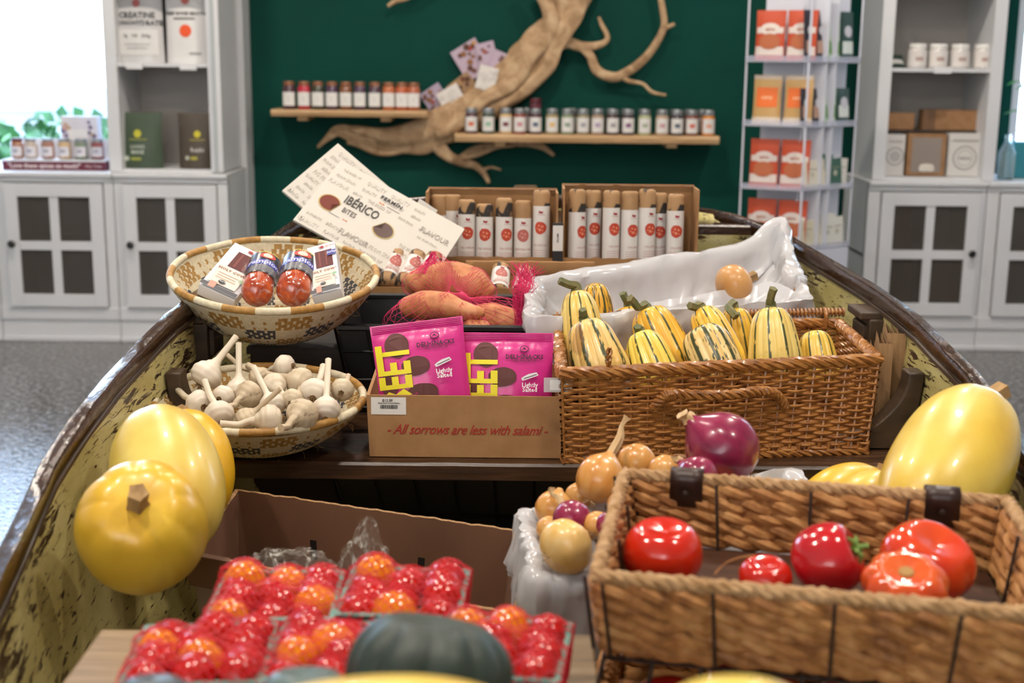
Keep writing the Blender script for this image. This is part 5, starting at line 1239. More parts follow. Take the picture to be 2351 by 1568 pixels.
# ---------------------------------------------------------------- salami tubes
m_paper = NT('printed_kraft_wrap'); _n = m_paper.noise(30, 3, (1, 1, .6), .45, 1.2)
m_paper.set(Base_Color=m_paper.ramp(_n, [(.47, 'a9845c'), (.53, '2e2a28')]), Roughness=.75, Normal=m_paper.bump(m_paper.noise(50, 3), .4, .002)); m_paper = m_paper.m
m_paper2 = mat('plain_kraft_wrap', 'a9845c', .75, c2='98744e', ns=20, bs=.4, bscale=50)
m_lab = mat('white_tube_label', 'd6d1cc', .4)
def salami(label, foot, head, r, lab0, lab1, kind, group, facing=0, dark=True, title='SALAMI'):
    """tube from foot to head; label covers lab0..lab1 of the length"""
    foot = Vector(foot); head = Vector(head); L = (head-foot).length; M = axis_frame(foot, head-foot)
    root = thing('salami', label, 'salami', group=group, M=M)
    prof = [(0, 0), (r*.7, .001), (r*.95, .006), (r, .014)]+[(r, L*q) for q in (.3, .5, .7, .82)]+[(r*.99, L*.90), (r*.97, L*.95), (r*.92, L*.985), (r*.7, L), (r*.35, L*.985), (0, L*.97)]
    MB().lathe(prof, 24, rmod=lambda j, th: 1+(.14 if j > 8 or j < 2 else .01)*nz((cos(th)*2.5+foot.x*40, sin(th)*2.5, j*.8))).build('paper_wrap', m_paper if dark else m_paper2, root, sharp=70)
    v = M.inverted()@cam.location; a0 = atan2(v.y, v.x)+facing; z0, z1 = L*lab0, L*lab1
    MB().lathe([(r*1.02, z0), (r*1.02, z1)], 28, cap=False).build('label_sleeve', m_lab, root)
    rr = r*1.02
    def cyl(off): return lambda x, y: Vector(((rr+off)*cos(a0+x/rr), (rr+off)*sin(a0+x/rr), y))
    zc = lerp(z0, z1, .63); q = r*.72
    patch([disc(0, zc, q, 18, q*1.02, wob=.04 if kind != 'g' else 0)], flat('b8402a' if kind != 'g' else 'b06058'), root, 'slice_picture', conform=cyl(.0003), step=.005)
    for (dx, dy, s) in ((.3, .2, .2), (-.25, .35, .16), (-.1, -.3, .22), (.35, -.4, .12), (-.5, -.1, .12)): patch([disc(dx*q, zc+dy*q, s*q, 8)], flat('dc8a6a' if kind != 'g' else 'c88880'), root, 'slice_mark', conform=cyl(.0006), step=None)
    zb = lerp(z0, z1, .88); patch([[(-.22*r, zb), (.12*r, zb-.06*r), (.3*r, zb+.05*r), (.26*r, zb+.22*r), (0, zb+.2*r), (-.2*r, zb+.3*r)]], flat('982830'), root, 'bull_mark', conform=cyl(.0003), step=None)
    text('brothers', r*.24, flat('982830'), root, at=(.1*r, zb-.16*r), conform=cyl(.0004), step=.006, res=1)
    text(title, r*.36, flat('a85a50'), root, at=(0, lerp(z0, z1, .33)), conform=cyl(.0004), step=.006, space=1.2, res=1)
    patch([rect(-r*.9, lerp(z0, z1, t_), r*.9, lerp(z0, z1, t_)+.0012) for t_ in (.24, .2, .16, .12)], flat('c49a94'), root, 'small_print', conform=cyl(.0004), step=.006)
    return root
SY = 2.845
def salbox(label, ul, ur, vtop, vback, pan_r=0):
    z0 = .8135
    a = WY(ul, 560, SY-.035); c = WY(ur, 560, SY-.035); zt = WY((ul+ur)/2, vtop, SY+.04).z
    root = thing('salami_carton', label, 'box', ((a.x+c.x)/2, SY, z0), group=None)
    w = (c.x-a.x)/2; h = zt-z0; th = .004; d0, d1 = -.04, .055
    MB().box((-w, d1-th, 0), (w, d1, h)).build('back_panel', m_box, root, smooth=False)
    for s in (-1, 1):
        b = MB(); x0, x1 = (s*w, s*w-s*th); x0, x1 = min(x0, x1), max(x0, x1)
        b.box((x0, d0, 0), (x1, d1, h*.985)); b.build('side_panel', m_box, root, smooth=False)
    MB().box((-w, d0, 0), (w, d1, th)).build('bottom', m_box, root, smooth=False)
    b = MB(); n = 20     # torn front lip
    b.grid(lambda i, j: Vector((-w+2*w*i/n, d0-.001, (0 if j == 0 else .030+.005*nz((i*.7, ul, 0))))), n, 1); b.grid(lambda i, j: Vector((-w+2*w*i/n, d0+.003, (0 if j == 0 else .030+.005*nz((i*.7, ul, 0))))), n, 1)
    b.build('front_lip', m_box, root, smooth=False)
    MB().grid(lambda i, j: Vector((-w+2*w*i/n, d1-.006-j*.012, h-.002+.003*nz((i*.8, ul, j)))), n, 1).build('top_flap', m_boxd, root, smooth=False)
    return root, a.x, c.x, h
salbox('brown carton of upright salami tubes at the bow, left one', 978, 1280, 432, 0)
salbox('brown carton of upright salami tubes at the bow, right one', 1291, 1601, 424, 0)
SG = 'upright salami tubes in the bow cartons'
nm = ['first', 'second', 'third', 'fourth', 'fifth', 'sixth', 'seventh', 'eighth']
def stand_tube(k, side, u, vtop, vlab, kind, back=False, dark=True, title='SALAMI', fc=0, lean=0, hid=''):
    y = SY+(.024 if back else -.012); top = WY(u, vtop, y+.01); foot = Vector((top.x-lean, y, .8185)); L = (top-foot).length
    zl = WY(u, vlab, y).z; l1 = (zl-foot.z)/L
    salami('%s wrapped salami tube, %s from the left in the %s bow carton' % ('leaf printed paper' if dark else 'plain paper', nm[k], side), foot, top, .0187, .04, min(.85, l1), kind, SG, fc, dark, title)
for k, a in enumerate(((1010, 446, 494, 'g', True, False, 'SALAMI', 0), (1040, 446, 484, 'g', True, False, 'SALAMI', .6), (1072, 458, 492, 'r', False, True, 'TRUFFLES', .1), (1113, 468, 498, 'r', False, True, 'TRUFFLES', .05), (1158, 454, 498, 'r', False, True, 'TRUFFLES', .35), (1201, 460, 501, 'g', False, False, 'PEPPERONI', .05), (1244, 436, 473, 'r', False, True, 'TRUFFLES', -.1))):
    stand_tube(k, 'left', a[0], a[1], a[2], a[3], a[4], a[5], a[6], a[7])
for k, a in enumerate(((1326, 434, 487, 'r', False, True, 'SALAMI', .75), (1362, 436, 478, 'r', True, True, 'SALAMI', .3), (1405, 437, 477, 'r', False, True, 'SALAMI', .45), (1447, 439, 482, 'r', False, False, 'SALAMI', .5), (1487, 434, 477, 'r', False, True, 'SALAMI', .5), (1514, 442, 490, 'r', True, True, 'SALAMI', .2), (1552, 445, 484, 'r', False, True, 'SALAMI', .2))):
    stand_tube(k, 'right', a[0], a[1], a[2], a[3], a[4], a[5], a[6], a[7])
M = up_at(1281, 550, SY-.06); o = carton('narrow_tag', 'narrow white tag with a black foot between the two bow cartons', 'tag', Matrix.Translation((M.translation.x, SY-.052, .815))@Matrix.Rotation(pi/2, 4, 'X'), .022, .105, .006, flat('1e1e20'), [('r', -.011, .045, .011, .100, 'd8d5d0', 'paper'), ('t', 'SALAMI', .006, 0, .073, '444444', .02, pi/2)])
# shallow tray in front of the cartons with lying salamis
ty0, ty1, tz0 = 2.548, 2.70, .741
tl = WY(836, 668, ty0).x; trr = WY(1215, 668, ty0).x; tzt = WY(1000, 660, ty0).z
tray = thing('salami_tray', 'long brown cardboard tray of lying salamis in front of the bow cartons', 'box', ((tl+trr)/2, ty0, tz0))
wallbox(tray, 'body', m_box, [(tl, ty0, tz0), (trr, ty0, tz0), (trr, ty1, tz0), (tl, ty1, tz0)], [(tl, ty0, tzt), (trr, ty0, tzt), (trr, ty1, tzt), (tl, ty1, tzt)], .004)
fl_ = D(1072, 592, 2.76); fr_ = D(1362, 590, 2.76); flap = thing('cardboard_flap', 'brown cardboard panel standing in front of the two bow cartons', 'cardboard', ((fl_.x+fr_.x)/2, 2.74, .80))
b = MB(); n = 16
zf = fl_.z
b.grid(lambda i, j: Vector((lerp(fl_.x, fr_.x, i/n), 2.722-.012*j+.002*nz((i*.4, j, 1)), lerp(.765, zf, j/3)+(.003*nz((i*.9, 3, 2)) if j == 3 else 0))), n, 3); b.build('panel', m_box, flap, world=True)
flap.children[0].modifiers.new('s', 'SOLIDIFY').thickness = .004
TG = 'salamis lying in the cardboard tray'
for k, (h, f, rp, lb) in enumerate((((842, 576), (822, 640), 20, 'leftmost'), ((872, 580), (850, 652), 21, 'second from the left'), ((914, 582), (888, 650), 22, 'third from the left, dark patterned foot'), ((962, 584), (926, 652), 21, 'fourth from the left'), ((1000, 588), (968, 648), 20, 'fifth from the left, behind the net bag'), ((1151, 616), (1146, 668), 21, 'below the flap, seen between net and tassel'), ((1206, 622), (1196, 670), 20, 'at the right end behind the net tassel'))):
    hd = D(*h, 2.66); ft = D(*f, 2.60); ft = hd+(ft-hd)*1.1
    salami('paper wrapped salami lying in the tray, %s' % lb, ft, hd, rp*2.62/FPX, .25 if k < 5 else .1, .8, 'g', TG, .1, True)

# ---------------------------------------------------------------- black crates
m_blk = mat('black_plastic', '101012', .42, bs=.05)
def plastic_crate(label, lo, hi, z0, z1, rails, floor=True):
    (x0, y0, x1, y1) = hi; (a0, b0, a1, b1) = lo; root = thing('plastic_crate', label, 'crate', ((x0+x1)/2, (y0+y1)/2, z0))
    T = [Vector((x0, y0, z1)), Vector((x1, y0, z1)), Vector((x1, y1, z1)), Vector((x0, y1, z1))]; B = [Vector((a0, b0, z0)), Vector((a1, b0, z0)), Vector((a1, b1, z0)), Vector((a0, b1, z0))]
    wallbox(root, 'shell', m_blk, B, T, .003)
    b = MB(); loop = [p for k in range(4) for p in (T[k], T[(k+1) % 4])]
    for k in range(4): b.tube([T[k], T[(k+1) % 4]], .0065, 6)
    b.build('rim', m_blk, root, world=True)
    b = MB()
    for k in range(4):
        q = (k+1) % 4; cz_ = (sum(T, Vector())/4); out = ((T[k]+T[q])/2-cz_); out.z = 0; out = out.normalized()*.004
        n = 9 if k % 2 == 0 else 7
        for i in range(n+1):
            f = i/n; b.tube([T[k].lerp(T[q], f)+out, B[k].lerp(B[q], f)+out], .0022, 4)
        for s in rails: b.tube([T[k].lerp(B[k], s)+out, T[q].lerp(B[q], s)+out], .0022, 4)
    b.build('lattice', m_blk, root, world=True); return root
plastic_crate('black plastic crate under the net bag of sweet potatoes', (-.27, 2.225, .16, 2.49), (-.302, 2.205, .165, 2.515), .635, .806, (.25, .55, .85))
plastic_crate('deep black plastic crate in the dark under the middle thwart', (-.27, 2.24, .30, 2.48), (-.335, 2.20, .34, 2.50), .37, .625, (.3, .65))
# sweet potatoes in a pink net
m_pot = NT('sweet_potato_skin'); _n = m_pot.noise(30, 6, (1, 1, 1), .65)
m_pot.set(Base_Color=m_pot.ramp(_n, [(.3, '9a5630'), (.5, 'c07a4c'), (.72, 'd49a70')]), Roughness=.6, Normal=m_pot.bump(_n, .3, .004)); m_pot = m_pot.m
PG = 'sweet potatoes in the pink net bag'; spheres = []
def potato(label, pts, seed, knob=None):
    P = [D(u, v, d) for u, v, d, r in pts]; rr = [r*2.32/FPX for *_, r in pts]; ctr = sum(P, Vector())/len(P)
    root = thing('sweet_potato', label, 'sweet potato', ctr, group=PG)
    S_ = smoothpath(P, 6); R2 = []
    for i in range(len(S_)):
        f = i/6; a = min(int(f), len(rr)-2); k = f-a; k = k*k*(3-2*k); R2.append(lerp(rr[a], rr[a+1], k))
    b = MB(); b.tube(S_, R2, 28, rmod=lambda i, th: 1+.07*nz((cos(th)*1.6+seed, sin(th)*1.6, i*.14)))
    b.build('skin', m_pot, root, world=True, sharp=False)
    for p, r in zip(P, rr): spheres.append((p, r))
    return root
potato('large round sweet potato at the top of the net bag', [(935, 668, 2.44, 8), (955, 655, 2.44, 36), (995, 645, 2.44, 47), (1040, 646, 2.43, 48), (1085, 655, 2.42, 44), (1118, 672, 2.42, 26), (1130, 682, 2.42, 8)], 1)
potato('smooth sweet potato lying in front with a scarred tip on its right', [(924, 712, 2.33, 6), (938, 706, 2.32, 26), (975, 702, 2.31, 34), (1020, 704, 2.30, 33), (1062, 714, 2.29, 24), (1095, 718, 2.28, 16), (1112, 716, 2.28, 8)], 2)
potato('rounded sweet potato with a dimple at the right of the net bag', [(1070, 735, 2.36, 8), (1090, 732, 2.36, 32), (1130, 732, 2.35, 38), (1170, 738, 2.34, 32), (1200, 748, 2.33, 18), (1212, 752, 2.33, 6)], 3)
potato('small sweet potato low in front, between the crisp bags and the others', [(1060, 762, 2.28, 6), (1080, 756, 2.28, 22), (1110, 758, 2.28, 22), (1130, 764, 2.28, 6)], 4)
potato('sweet potato at the bottom of the net bag, mostly hidden', [(930, 770, 2.38, 8), (970, 765, 2.38, 34), (1040, 768, 2.38, 36), (1120, 775, 2.38, 30), (1160, 775, 2.38, 8)], 5)
m_net = mat('pink_net', 'd81f60', .45)
def shell_net(ctr, sph, NT_=72, NP=36, pull=(), it=4):
    rad = [[0]*NT_ for _ in range(NP+1)]
    for j in range(NP+1):
        for i in range(NT_):
            a = 2*pi*i/NT_; e = pi*j/NP; n = Vector((sin(e)*cos(a), sin(e)*sin(a), cos(e))); best = .03
            for c, r in sph:
                d = c-ctr; q = n.dot(d); disc_ = (r*1.03)**2-d.length_squared+q*q
                if disc_ > 0: best = max(best, q+sqrt(disc_))
            for (pn, ln, sharp_) in pull:
                k = n.dot(pn)
                if k > 0: best = max(best, ln*k**sharp_)
            rad[j][i] = best
    for _ in range(it):
        new = [r[:] for r in rad]
        for j in range(1, NP):
            for i in range(NT_): new[j][i] = max(rad[j][i], (rad[j][i-1]+rad[j][(i+1) % NT_]+rad[j-1][i]+rad[j+1][i])/4)
        rad = new
    def pt(i, j):
        j = min(NP, max(0, j)); ji = min(int(j), NP-1); fj = j-ji; ii = int(math.floor(i)); fi = i-ii; ii %= NT_
        r = lerp(lerp(rad[ji][ii], rad[ji][(ii+1) % NT_], fi), lerp(rad[ji+1][ii], rad[ji+1][(ii+1) % NT_], fi), fj)
        a = 2*pi*i/NT_; e = pi*j/NP; return ctr+Vector((sin(e)*cos(a), sin(e)*sin(a), cos(e)))*r
    return pt
ctr = D(1045, 705, 2.36); pk1 = (D(996, 578, 2.42)-ctr); pk2 = (D(880, 745, 2.26)-ctr); pk3 = (D(1192, 700, 2.36)-ctr)
pt = shell_net(ctr, spheres, pull=((pk1.normalized(), pk1.length, 14), (pk2.normalized(), pk2.length, 10), (pk3.normalized(), pk3.length, 16)))
nb = thing('net_bag', 'pink mesh net bag around the sweet potatoes, tied with a tassel', 'net', ctr-Vector((0, 0, .1)))
b = MB(); K = 64
for s in (-1, 1):
    for k in range(K):
        P = []
        for q in range(0, 61):
            e = 4+q/60*28; P.append(pt(72*k/K+s*(e-4)*.72, e))
        b.tube(P, .00034, 3, cap=False)
o = b.build('mesh', m_net, nb, world=True, sharp=False)
b = MB(); rnd = random.Random(8)
for _ in range(90):      # tassel at the right
    u = 1195+rnd.gauss(0, 13); q0 = D(u*.5+1195*.5, 762+rnd.uniform(-4, 4), 2.31); q1 = D(1197+rnd.gauss(0, 9), 690, 2.31); q2 = D(u+4, 655, 2.31); q3 = D(1205+rnd.gauss(0, 19), 605+rnd.uniform(-8, 25), 2.32)
    b.tube(smoothpath([q0, q1+Vector((0, rnd.uniform(-.008, .008), 0)), q2, q3], 5), .0005, 3, cap=False)
for k in range(14):
    for s in (-1, 1):
        b.tube([D(1192+s*14*sin(q*.5+k)+rnd.uniform(-3, 3), 640+k*9+s*q*1.5, 2.305) for q in range(5)], .0004, 3, cap=False)
b.build('tassel', m_net, nb, world=True, sharp=False)
b = MB()
for _ in range(40):      # gathered knot at the top left
    q0 = D(996+rnd.gauss(0, 3), 578+rnd.uniform(-2, 4), 2.42); q1 = D(990+rnd.gauss(0, 12), 600, 2.42); q2 = D(980+rnd.gauss(0, 22), 628, 2.41)
    b.tube([q0, q1, q2], .0005, 3, cap=False)
b.build('knot', m_net, nb, world=True, sharp=False)

# ---------------------------------------------------------------- plastic lined boxes
t = NT('white_plastic_liner'); _n = t.noise(9, 4, (1, 1, 1), .5, .8); [setattr(q, 'noise_type', 'RIDGED_MULTIFRACTAL') for q in t.t.nodes if q.type == 'TEX_NOISE']
t.set(Base_Color='d6d6da', Roughness=.16, Alpha=.7, Normal=t.bump(_n, .8, .006)); m_liner = t.m
def liner_box(name, label, cat, corners, zb, drops, depth, seed, peak=None, m=None, out=.010, amp=.008, n=170, inset=.02):
    C_ = [Vector(p) for p in corners]; ctr = sum(C_, Vector())/4
    root = thing(name, label, cat, (ctr.x, ctr.y, zb))
    bot = [Vector((lerp(p.x, ctr.x, .05), lerp(p.y, ctr.y, .05), zb)) for p in C_]
    wallbox(root, 'carton', m or m_box, bot, [Vector((lerp(p.x, ctr.x, .01), lerp(p.y, ctr.y, .01), p.z-.018)) for p in C_], .004)
    # perimeter with rounded corners
    path = []; hid = .03
    for k in range(4):
        a, c = C_[k], C_[(k+1) % 4]
        for i in range(n//4): f = i/(n//4); path.append((a.lerp(c, f), k+f))
    P = [p for p, _ in path]
    for _ in range(3): P = [(P[i-1]+P[i]*2+P[(i+1) % len(P)])/4 for i in range(len(P))]
    N = len(P); rows = [(1, 1.0), (1, .8), (1, .6), (1, .4), (1, .2), (1.0, .06), (.6, -.03), (0, -.045), (-.6, -.02), (-1.5, .1), (-2.1, .3), (-2.4, .55), (-2.8, .8), (-3.6, 1.0)]
    def fn(i, j):
        p = P[i]; q = P[(i+1) % N]-P[i-1]; nr = Vector((q.y, -q.x, 0)); nr = nr.normalized() if nr.length > 0 else nr
        if nr.dot(p-ctr) < 0: nr = -nr
        o, d = rows[j]; kf = path[i][1]; dr = lerp(drops[int(kf) % 4], drops[(int(kf)+1) % 4], kf-int(kf))
        w = nz((kf*5, j*.35+seed, seed)); w2 = nz((kf*13, j*.3, seed+7)); w3 = nz((kf*30, j*.5, seed+3))
        rip = amp*(w+1.3*(.35-abs(w2))+.8*(.25-abs(w3)))*(1+.8*abs(d))
        if j <= 5: z = -dr*d*(1+.35*w)
        elif j <= 8: z = .05*abs(d)+.006*w2
        else: z = -depth*d
        x = p+nr*(o*out+rip)+Vector((0, 0, z+(amp*.5*w if 5 < j < 9 else 0)))
        if j >= 12: x = x.lerp(Vector((ctr.x, ctr.y, x.z)), .12*(j-11))
        if peak:
            pp, sg, hh = peak; g = math.exp(-((p-pp).length/sg)**2)*(1 if 4 <= j <= 10 else .4); x += Vector((0, 0, hh*g))
        return x
    b = MB(); b.grid(fn, N, len(rows)-1, closeu=True); b.build('plastic_liner', m_liner, root, world=True, sharp=55)
    return root
lbC = [W(1222, 742, .835)+Vector((0, .05, 0)), W(1868, 700, .838)+Vector((.0, .045, 0)), W(1796, 548, .905), W(1232, 640, .865)]
liner_box('lined_carton', 'carton lined with white plastic behind the picnic basket, holding one butternut', 'box', lbC, .743, (.11, .09, .05, .08), .085, 3, peak=(lbC[2], .06, .045), amp=.011)
# loose fold of the liner lying over the front
f0 = [D(1380, 712, 2.46), D(1480, 695, 2.47), D(1580, 680, 2.48), D(1700, 662, 2.49), D(1790, 650, 2.49), D(1862, 690, 2.46)]
pth = smoothpath(f0, 8); b = MB(); N = len(pth)-1
b.grid(lambda i, j: pth[i]+Vector((0, -.012*j+.006*nz((i*.3, j*.8, 2)), -.022*j-.004*abs(nz((i*.5, j, 9)))+.006*nz((i*.22, j, 4)))), N, 4)
lo = [o_ for o_ in bpy.data.objects if o_.name.startswith('lined_carton')][0]
b.build('liner_fold', m_liner, lo, world=True, sharp=50)
a = D(1718, 640, 2.52); c = D(1652, 668, 2.50)
fruit('butternut_squash', 'tan butternut squash inside the white plastic lined carton', 'squash', a, c, .040, prof_el(.5), 8, .02, scol('d2a36c', 'c8935c', 5), None, [(a, .011), (a+(a-c)*.12, .009), (a+(a-c)*.25, .010)], m_stem_b, m=m_skin2, nseg=40)
0 and fruit('butternut_squash', 'tan butternut squash at the bottom of the lined carton, hidden by the liner', 'squash', a-Vector((.03, .0, .055)), c-Vector((.12, .0, .05)), .035, prof_el(.5), 8, .02, scol('d2a36c', 'c8935c', 7), None, None, m_stem_b, m=m_skin2, nseg=40)
# ---------------------------------------------------------------- onions in their lined box
obC = [W(1236, 1318, .705), W(1520, 1330, .70), W(1800, 1128, .73), W(1205, 1172, .72)]
obC[1] = Vector((.355, 1.40, .70)); obC[2] = Vector((.375, 1.66, .73))
liner_box('lined_onion_box', 'open box lined with white plastic holding the onions, behind the two tier stand', 'box', obC, .40, (.12, .05, .04, .05), .10, 11, amp=.009, out=.012)
m_oy = NT('yellow_onion_skin'); _n = m_oy.noise(30, 5, (1, 1, .12), .6)
m_oy.set(Base_Color=m_oy.ramp(_n, [(.3, 'b06c2c'), (.5, 'd0924a'), (.72, 'dcae6c')]), Roughness=.28, Coat_Weight=.2); m_oy = m_oy.m
m_op = NT('pale_onion_skin'); _n = m_op.noise(24, 5, (1, 1, .12), .6)
m_op.set(Base_Color=m_op.ramp(_n, [(.3, 'd09a4a'), (.5, 'e6b868'), (.75, 'eed098')]), Roughness=.3, Coat_Weight=.2); m_op = m_op.m
m_or = NT('red_onion_skin'); _n = m_or.noise(26, 5, (1, 1, .12), .6)
m_or.set(Base_Color=m_or.ramp(_n, [(.3, '5c1030'), (.55, '8a2046'), (.8, 'a84868')]), Roughness=.25, Coat_Weight=.3); m_or = m_or.m
m_neck = mat('dry_onion_neck', 'b08c5c', .7, c2='cdb088', ns=60, nsc=(1, 1, .2), bs=.3)
def onion(label, u, v, d, rpx, su, sv, sd, m, squash_=.95, group='onions in the plastic lined box', neckm=None, nlen=None):
    c = D(u, v, d); e = D(su, sv, sd); r = rpx*d/FPX; ax = e-c; L = ax.length; ax.normalize(); M = axis_frame(c, ax)
    root = thing('onion', label, 'onion', group=group, M=M); H = r*squash_
    prof = [(.0005, -H)]+[(r*sqrt(max(0, 1-t*t))*(1-.06*max(0, t)), H*t) for t in [-.98, -.9, -.75, -.55, -.3, 0, .25, .5, .7, .82]]
    prof += [(r*.38, H*.96), (r*.24, H*1.08), (r*.16, H*1.22)]
    b = MB(); b.lathe(prof, 36, rmod=lambda j, th: 1+.015*sin(9*th)+.02*nz((cos(th), sin(th), j*.3+u)), cap=False); b.build('bulb', m, root, sharp=False)
    Mi = M.inverted(); P = smoothpath([Vector((0, 0, H*1.12)), Vector((.002, 0, lerp(H*1.12, L, .45))), Vector((-.002, .002, L*.86)), Vector((0, 0, L))], 5)
    if L > H*1.2:
        n = len(P)-1; rl = [lerp(r*.21, r*.10, min(1, i/n*1.6)) if i < n-3 else r*.10*(1+.3*(i-n+3)) for i in range(n+1)]
        b = MB(); b.tube(P, rl, 10, rmod=lambda i, th: 1+.2*sin(4*th+i*.3)); b.build('neck', neckm or m_neck, root, sharp=60)
    b = MB(); rnd = random.Random(int(u))
    for _ in range(10): a_ = rnd.uniform(0, 6.28); b.tube([(0, 0, -H), (cos(a_)*.004, sin(a_)*.004, -H-.003), (cos(a_)*.009, sin(a_)*.009, -H-.005)], .0005, 3)
    b.build('roots', m_neck, root); return root
onion('large yellow onion with a long dry neck pointing up, in front of the wicker basket', 1378, 1098, 1.60, 56, 1440, 958, 1.64, m_oy, 1.05)
onion('yellow onion behind the long necked one, neck down', 1462, 1062, 1.67, 46, 1478, 1030, 1.69, m_oy)
onion('big glossy red onion on top of the pile, neck pointing upper left', 1658, 1030, 1.60, 87, 1566, 950, 1.60, m_or, .98)
onion('dark red onion half hidden behind the leather tab of the stand', 1600, 1095, 1.52, 50, 1548, 1048, 1.54, m_or)
onion('yellow onion between the two red onions', 1528, 1082, 1.60, 40, 1545, 1060, 1.62, m_oy)
onion('yellow onion at the left edge of the lined box, near the top', 1272, 1168, 1.56, 45, 1282, 1135, 1.57, m_oy)
onion('small red onion with a dark twisted neck at the left', 1312, 1192, 1.50, 46, 1266, 1122, 1.54, m_or)
onion('yellow onion below the small red one at the left edge of the box', 1262, 1215, 1.52, 32, 1275, 1190, 1.54, m_oy)
onion('pale yellow onion in front at the left corner of the lined box', 1300, 1255, 1.44, 68, 1345, 1225, 1.46, m_op, .8)
onion('pinkish yellow onion right of the small red one', 1372, 1208, 1.49, 36, 1385, 1180, 1.51, m_oy)
onion('dark purple onion touching the left corner of the stand', 1402, 1205, 1.46, 34, 1410, 1180, 1.48, m_or)
onion('yellow onion behind the long necked onion, at the left', 1330, 1140, 1.62, 34, 1338, 1115, 1.64, m_oy)
onion('yellow onion buried under the large red onion', 1660, 1150, 1.56, 60, 1680, 1120, 1.58, m_oy)
onion('yellow onion buried under the long necked onion', 1440, 1170, 1.54, 50, 1455, 1140, 1.56, m_oy)
# ---------------------------------------------------------------- paper bags at the right
for k, (u0, v0, u1, v1, yy, w_, lb) in enumerate(((2046, 905, 2046, 757, 2.13, .030, 'tallest kraft paper bag, folded and standing between basket and hull'), (2024, 905, 2022, 780, 2.10, .022, 'kraft paper bag pressed against the side of the wicker basket'), (2008, 908, 2006, 800, 2.14, .018, 'kraft paper bag standing nearest the basket corner, mostly hidden'))):
    p = WY(u0, v0, yy); h = WY(u1, v1, yy).z-TZ-.001
    root = thing('paper_bag', lb, 'paper bag', (p.x, yy, TZ+.001), (0, 0, R_(-12)), group='folded kraft paper bags beside the basket')
    b = MB()
    for q in range(5): b.grid(lambda i, j, q=q: Vector((-w_/2+w_*q/5+.0012*nz((i, j*.6, q))+(.003 if i else 0)*nz((q, j*.3, 2)), -.03+.11*i/3, h*j/4*(1-.02*q % .03))), 3, 4)
    b.grid(lambda i, j: Vector((-w_/2+w_*i/6, -.03-.001*(i % 2), h*j)), 6, 1)
    b.build('folded_paper', m_paper2, root, smooth=False)

# ---------------------------------------------------------------- brown produce box with cellophane
zr = .655
Bt = [W(436, 1272, zr), W(1196, 1432, .64), W(1186, 1216, zr), W(541, 1122, zr)]
Bt[1] = Vector((.012, 1.385, .64)); Bt[2].x = min(Bt[2].x, .012)
Bb = [Vector((lerp(p.x, -.2, .12), lerp(p.y, 1.6, .08), .43)) for p in Bt]
pb = thing('produce_box', 'large brown waxed cardboard box below the thwart, left of the onions', 'box', (-.2, 1.6, .43))
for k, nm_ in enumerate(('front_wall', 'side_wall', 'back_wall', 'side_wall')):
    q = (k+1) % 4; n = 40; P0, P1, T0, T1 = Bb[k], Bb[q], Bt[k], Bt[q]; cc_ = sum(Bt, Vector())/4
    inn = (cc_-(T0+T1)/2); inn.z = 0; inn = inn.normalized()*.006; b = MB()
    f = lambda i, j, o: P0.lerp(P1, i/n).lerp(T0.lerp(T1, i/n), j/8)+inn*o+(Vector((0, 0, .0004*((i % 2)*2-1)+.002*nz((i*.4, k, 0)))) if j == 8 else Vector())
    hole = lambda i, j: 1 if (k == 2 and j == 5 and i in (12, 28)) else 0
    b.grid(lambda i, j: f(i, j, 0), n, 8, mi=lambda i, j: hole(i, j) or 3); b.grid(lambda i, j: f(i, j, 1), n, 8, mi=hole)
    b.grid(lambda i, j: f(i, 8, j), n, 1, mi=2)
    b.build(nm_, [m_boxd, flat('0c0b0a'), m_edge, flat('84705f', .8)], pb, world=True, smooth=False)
b = MB(); b.add([p+Vector((0, 0, .003)) for p in Bb], [(0, 1, 2, 3)]); b.build('bottom', m_boxd, pb, world=True, smooth=False)
e = (Bt[1]-Bt[0]).normalized(); b = MB(); p = Bt[0]+Vector((-.006, -.002, .003))
dn = (Bb[0]-Bt[0]).normalized()
b.grid(lambda i, j: p+e*.062*i/4+(Vector((0, .008, 0)) if j == 0 else Vector((0, -.004, 0))+dn*.042*(j-1)/2)+Vector((0, -.002*nz((i, j, 1)), .001*nz((i, j, 5)))), 4, 3)
b.build('folded_flap', m_boxd, pb, world=True, smooth=False)
def cello(label, c, rx, ry, rz, seed, peak):
    root = thing('cellophane_bag', label, 'bag', c, group='crumpled clear bags in the brown box'); b = MB()
    def fn(i, j):
        a = 2*pi*i/56; e = pi*.5*j/18; n = Vector((cos(a)*cos(e), sin(a)*cos(e), sin(e)))
        q = 1+.30*abs(nz((n.x*2.2+seed, n.y*2.2, n.z*2.2)))+.16*nz((n.x*7, n.y*7, n.z*7+seed))-.1*abs(nz((n.x*15, n.y*15, seed)))
        p = Vector((n.x*rx, n.y*ry, n.z*rz))*q; k = max(0, n.dot(peak[0]))**6; return p+peak[0]*peak[1]*k
    b.grid(fn, 56, 18, closeu=True); b.build('film', m_film2, root, sharp=25); return root
t = NT('crumpled_cellophane'); _f = t.n('ShaderNodeMapRange'); _f.inputs[1].default_value = .54; _f.inputs[2].default_value = .70; _f.inputs[3].default_value = .05; _f.inputs[4].default_value = .65; t.l(t.noise(34, 5, (1, 1, .6), .6, 3), _f.inputs[0]); t.set(Base_Color='d8d4cc', Roughness=.08, Alpha=_f.outputs[0], Normal=t.bump(t.noise(25, 5, (1, 1, 1), .6, 2), 1, .01)); m_film2 = t.m
cello('crumpled clear bag lying in the brown box, at the left', D(660, 1335, 1.52), .058, .04, .035, 1, (Vector((0, 0, 1)), .0))
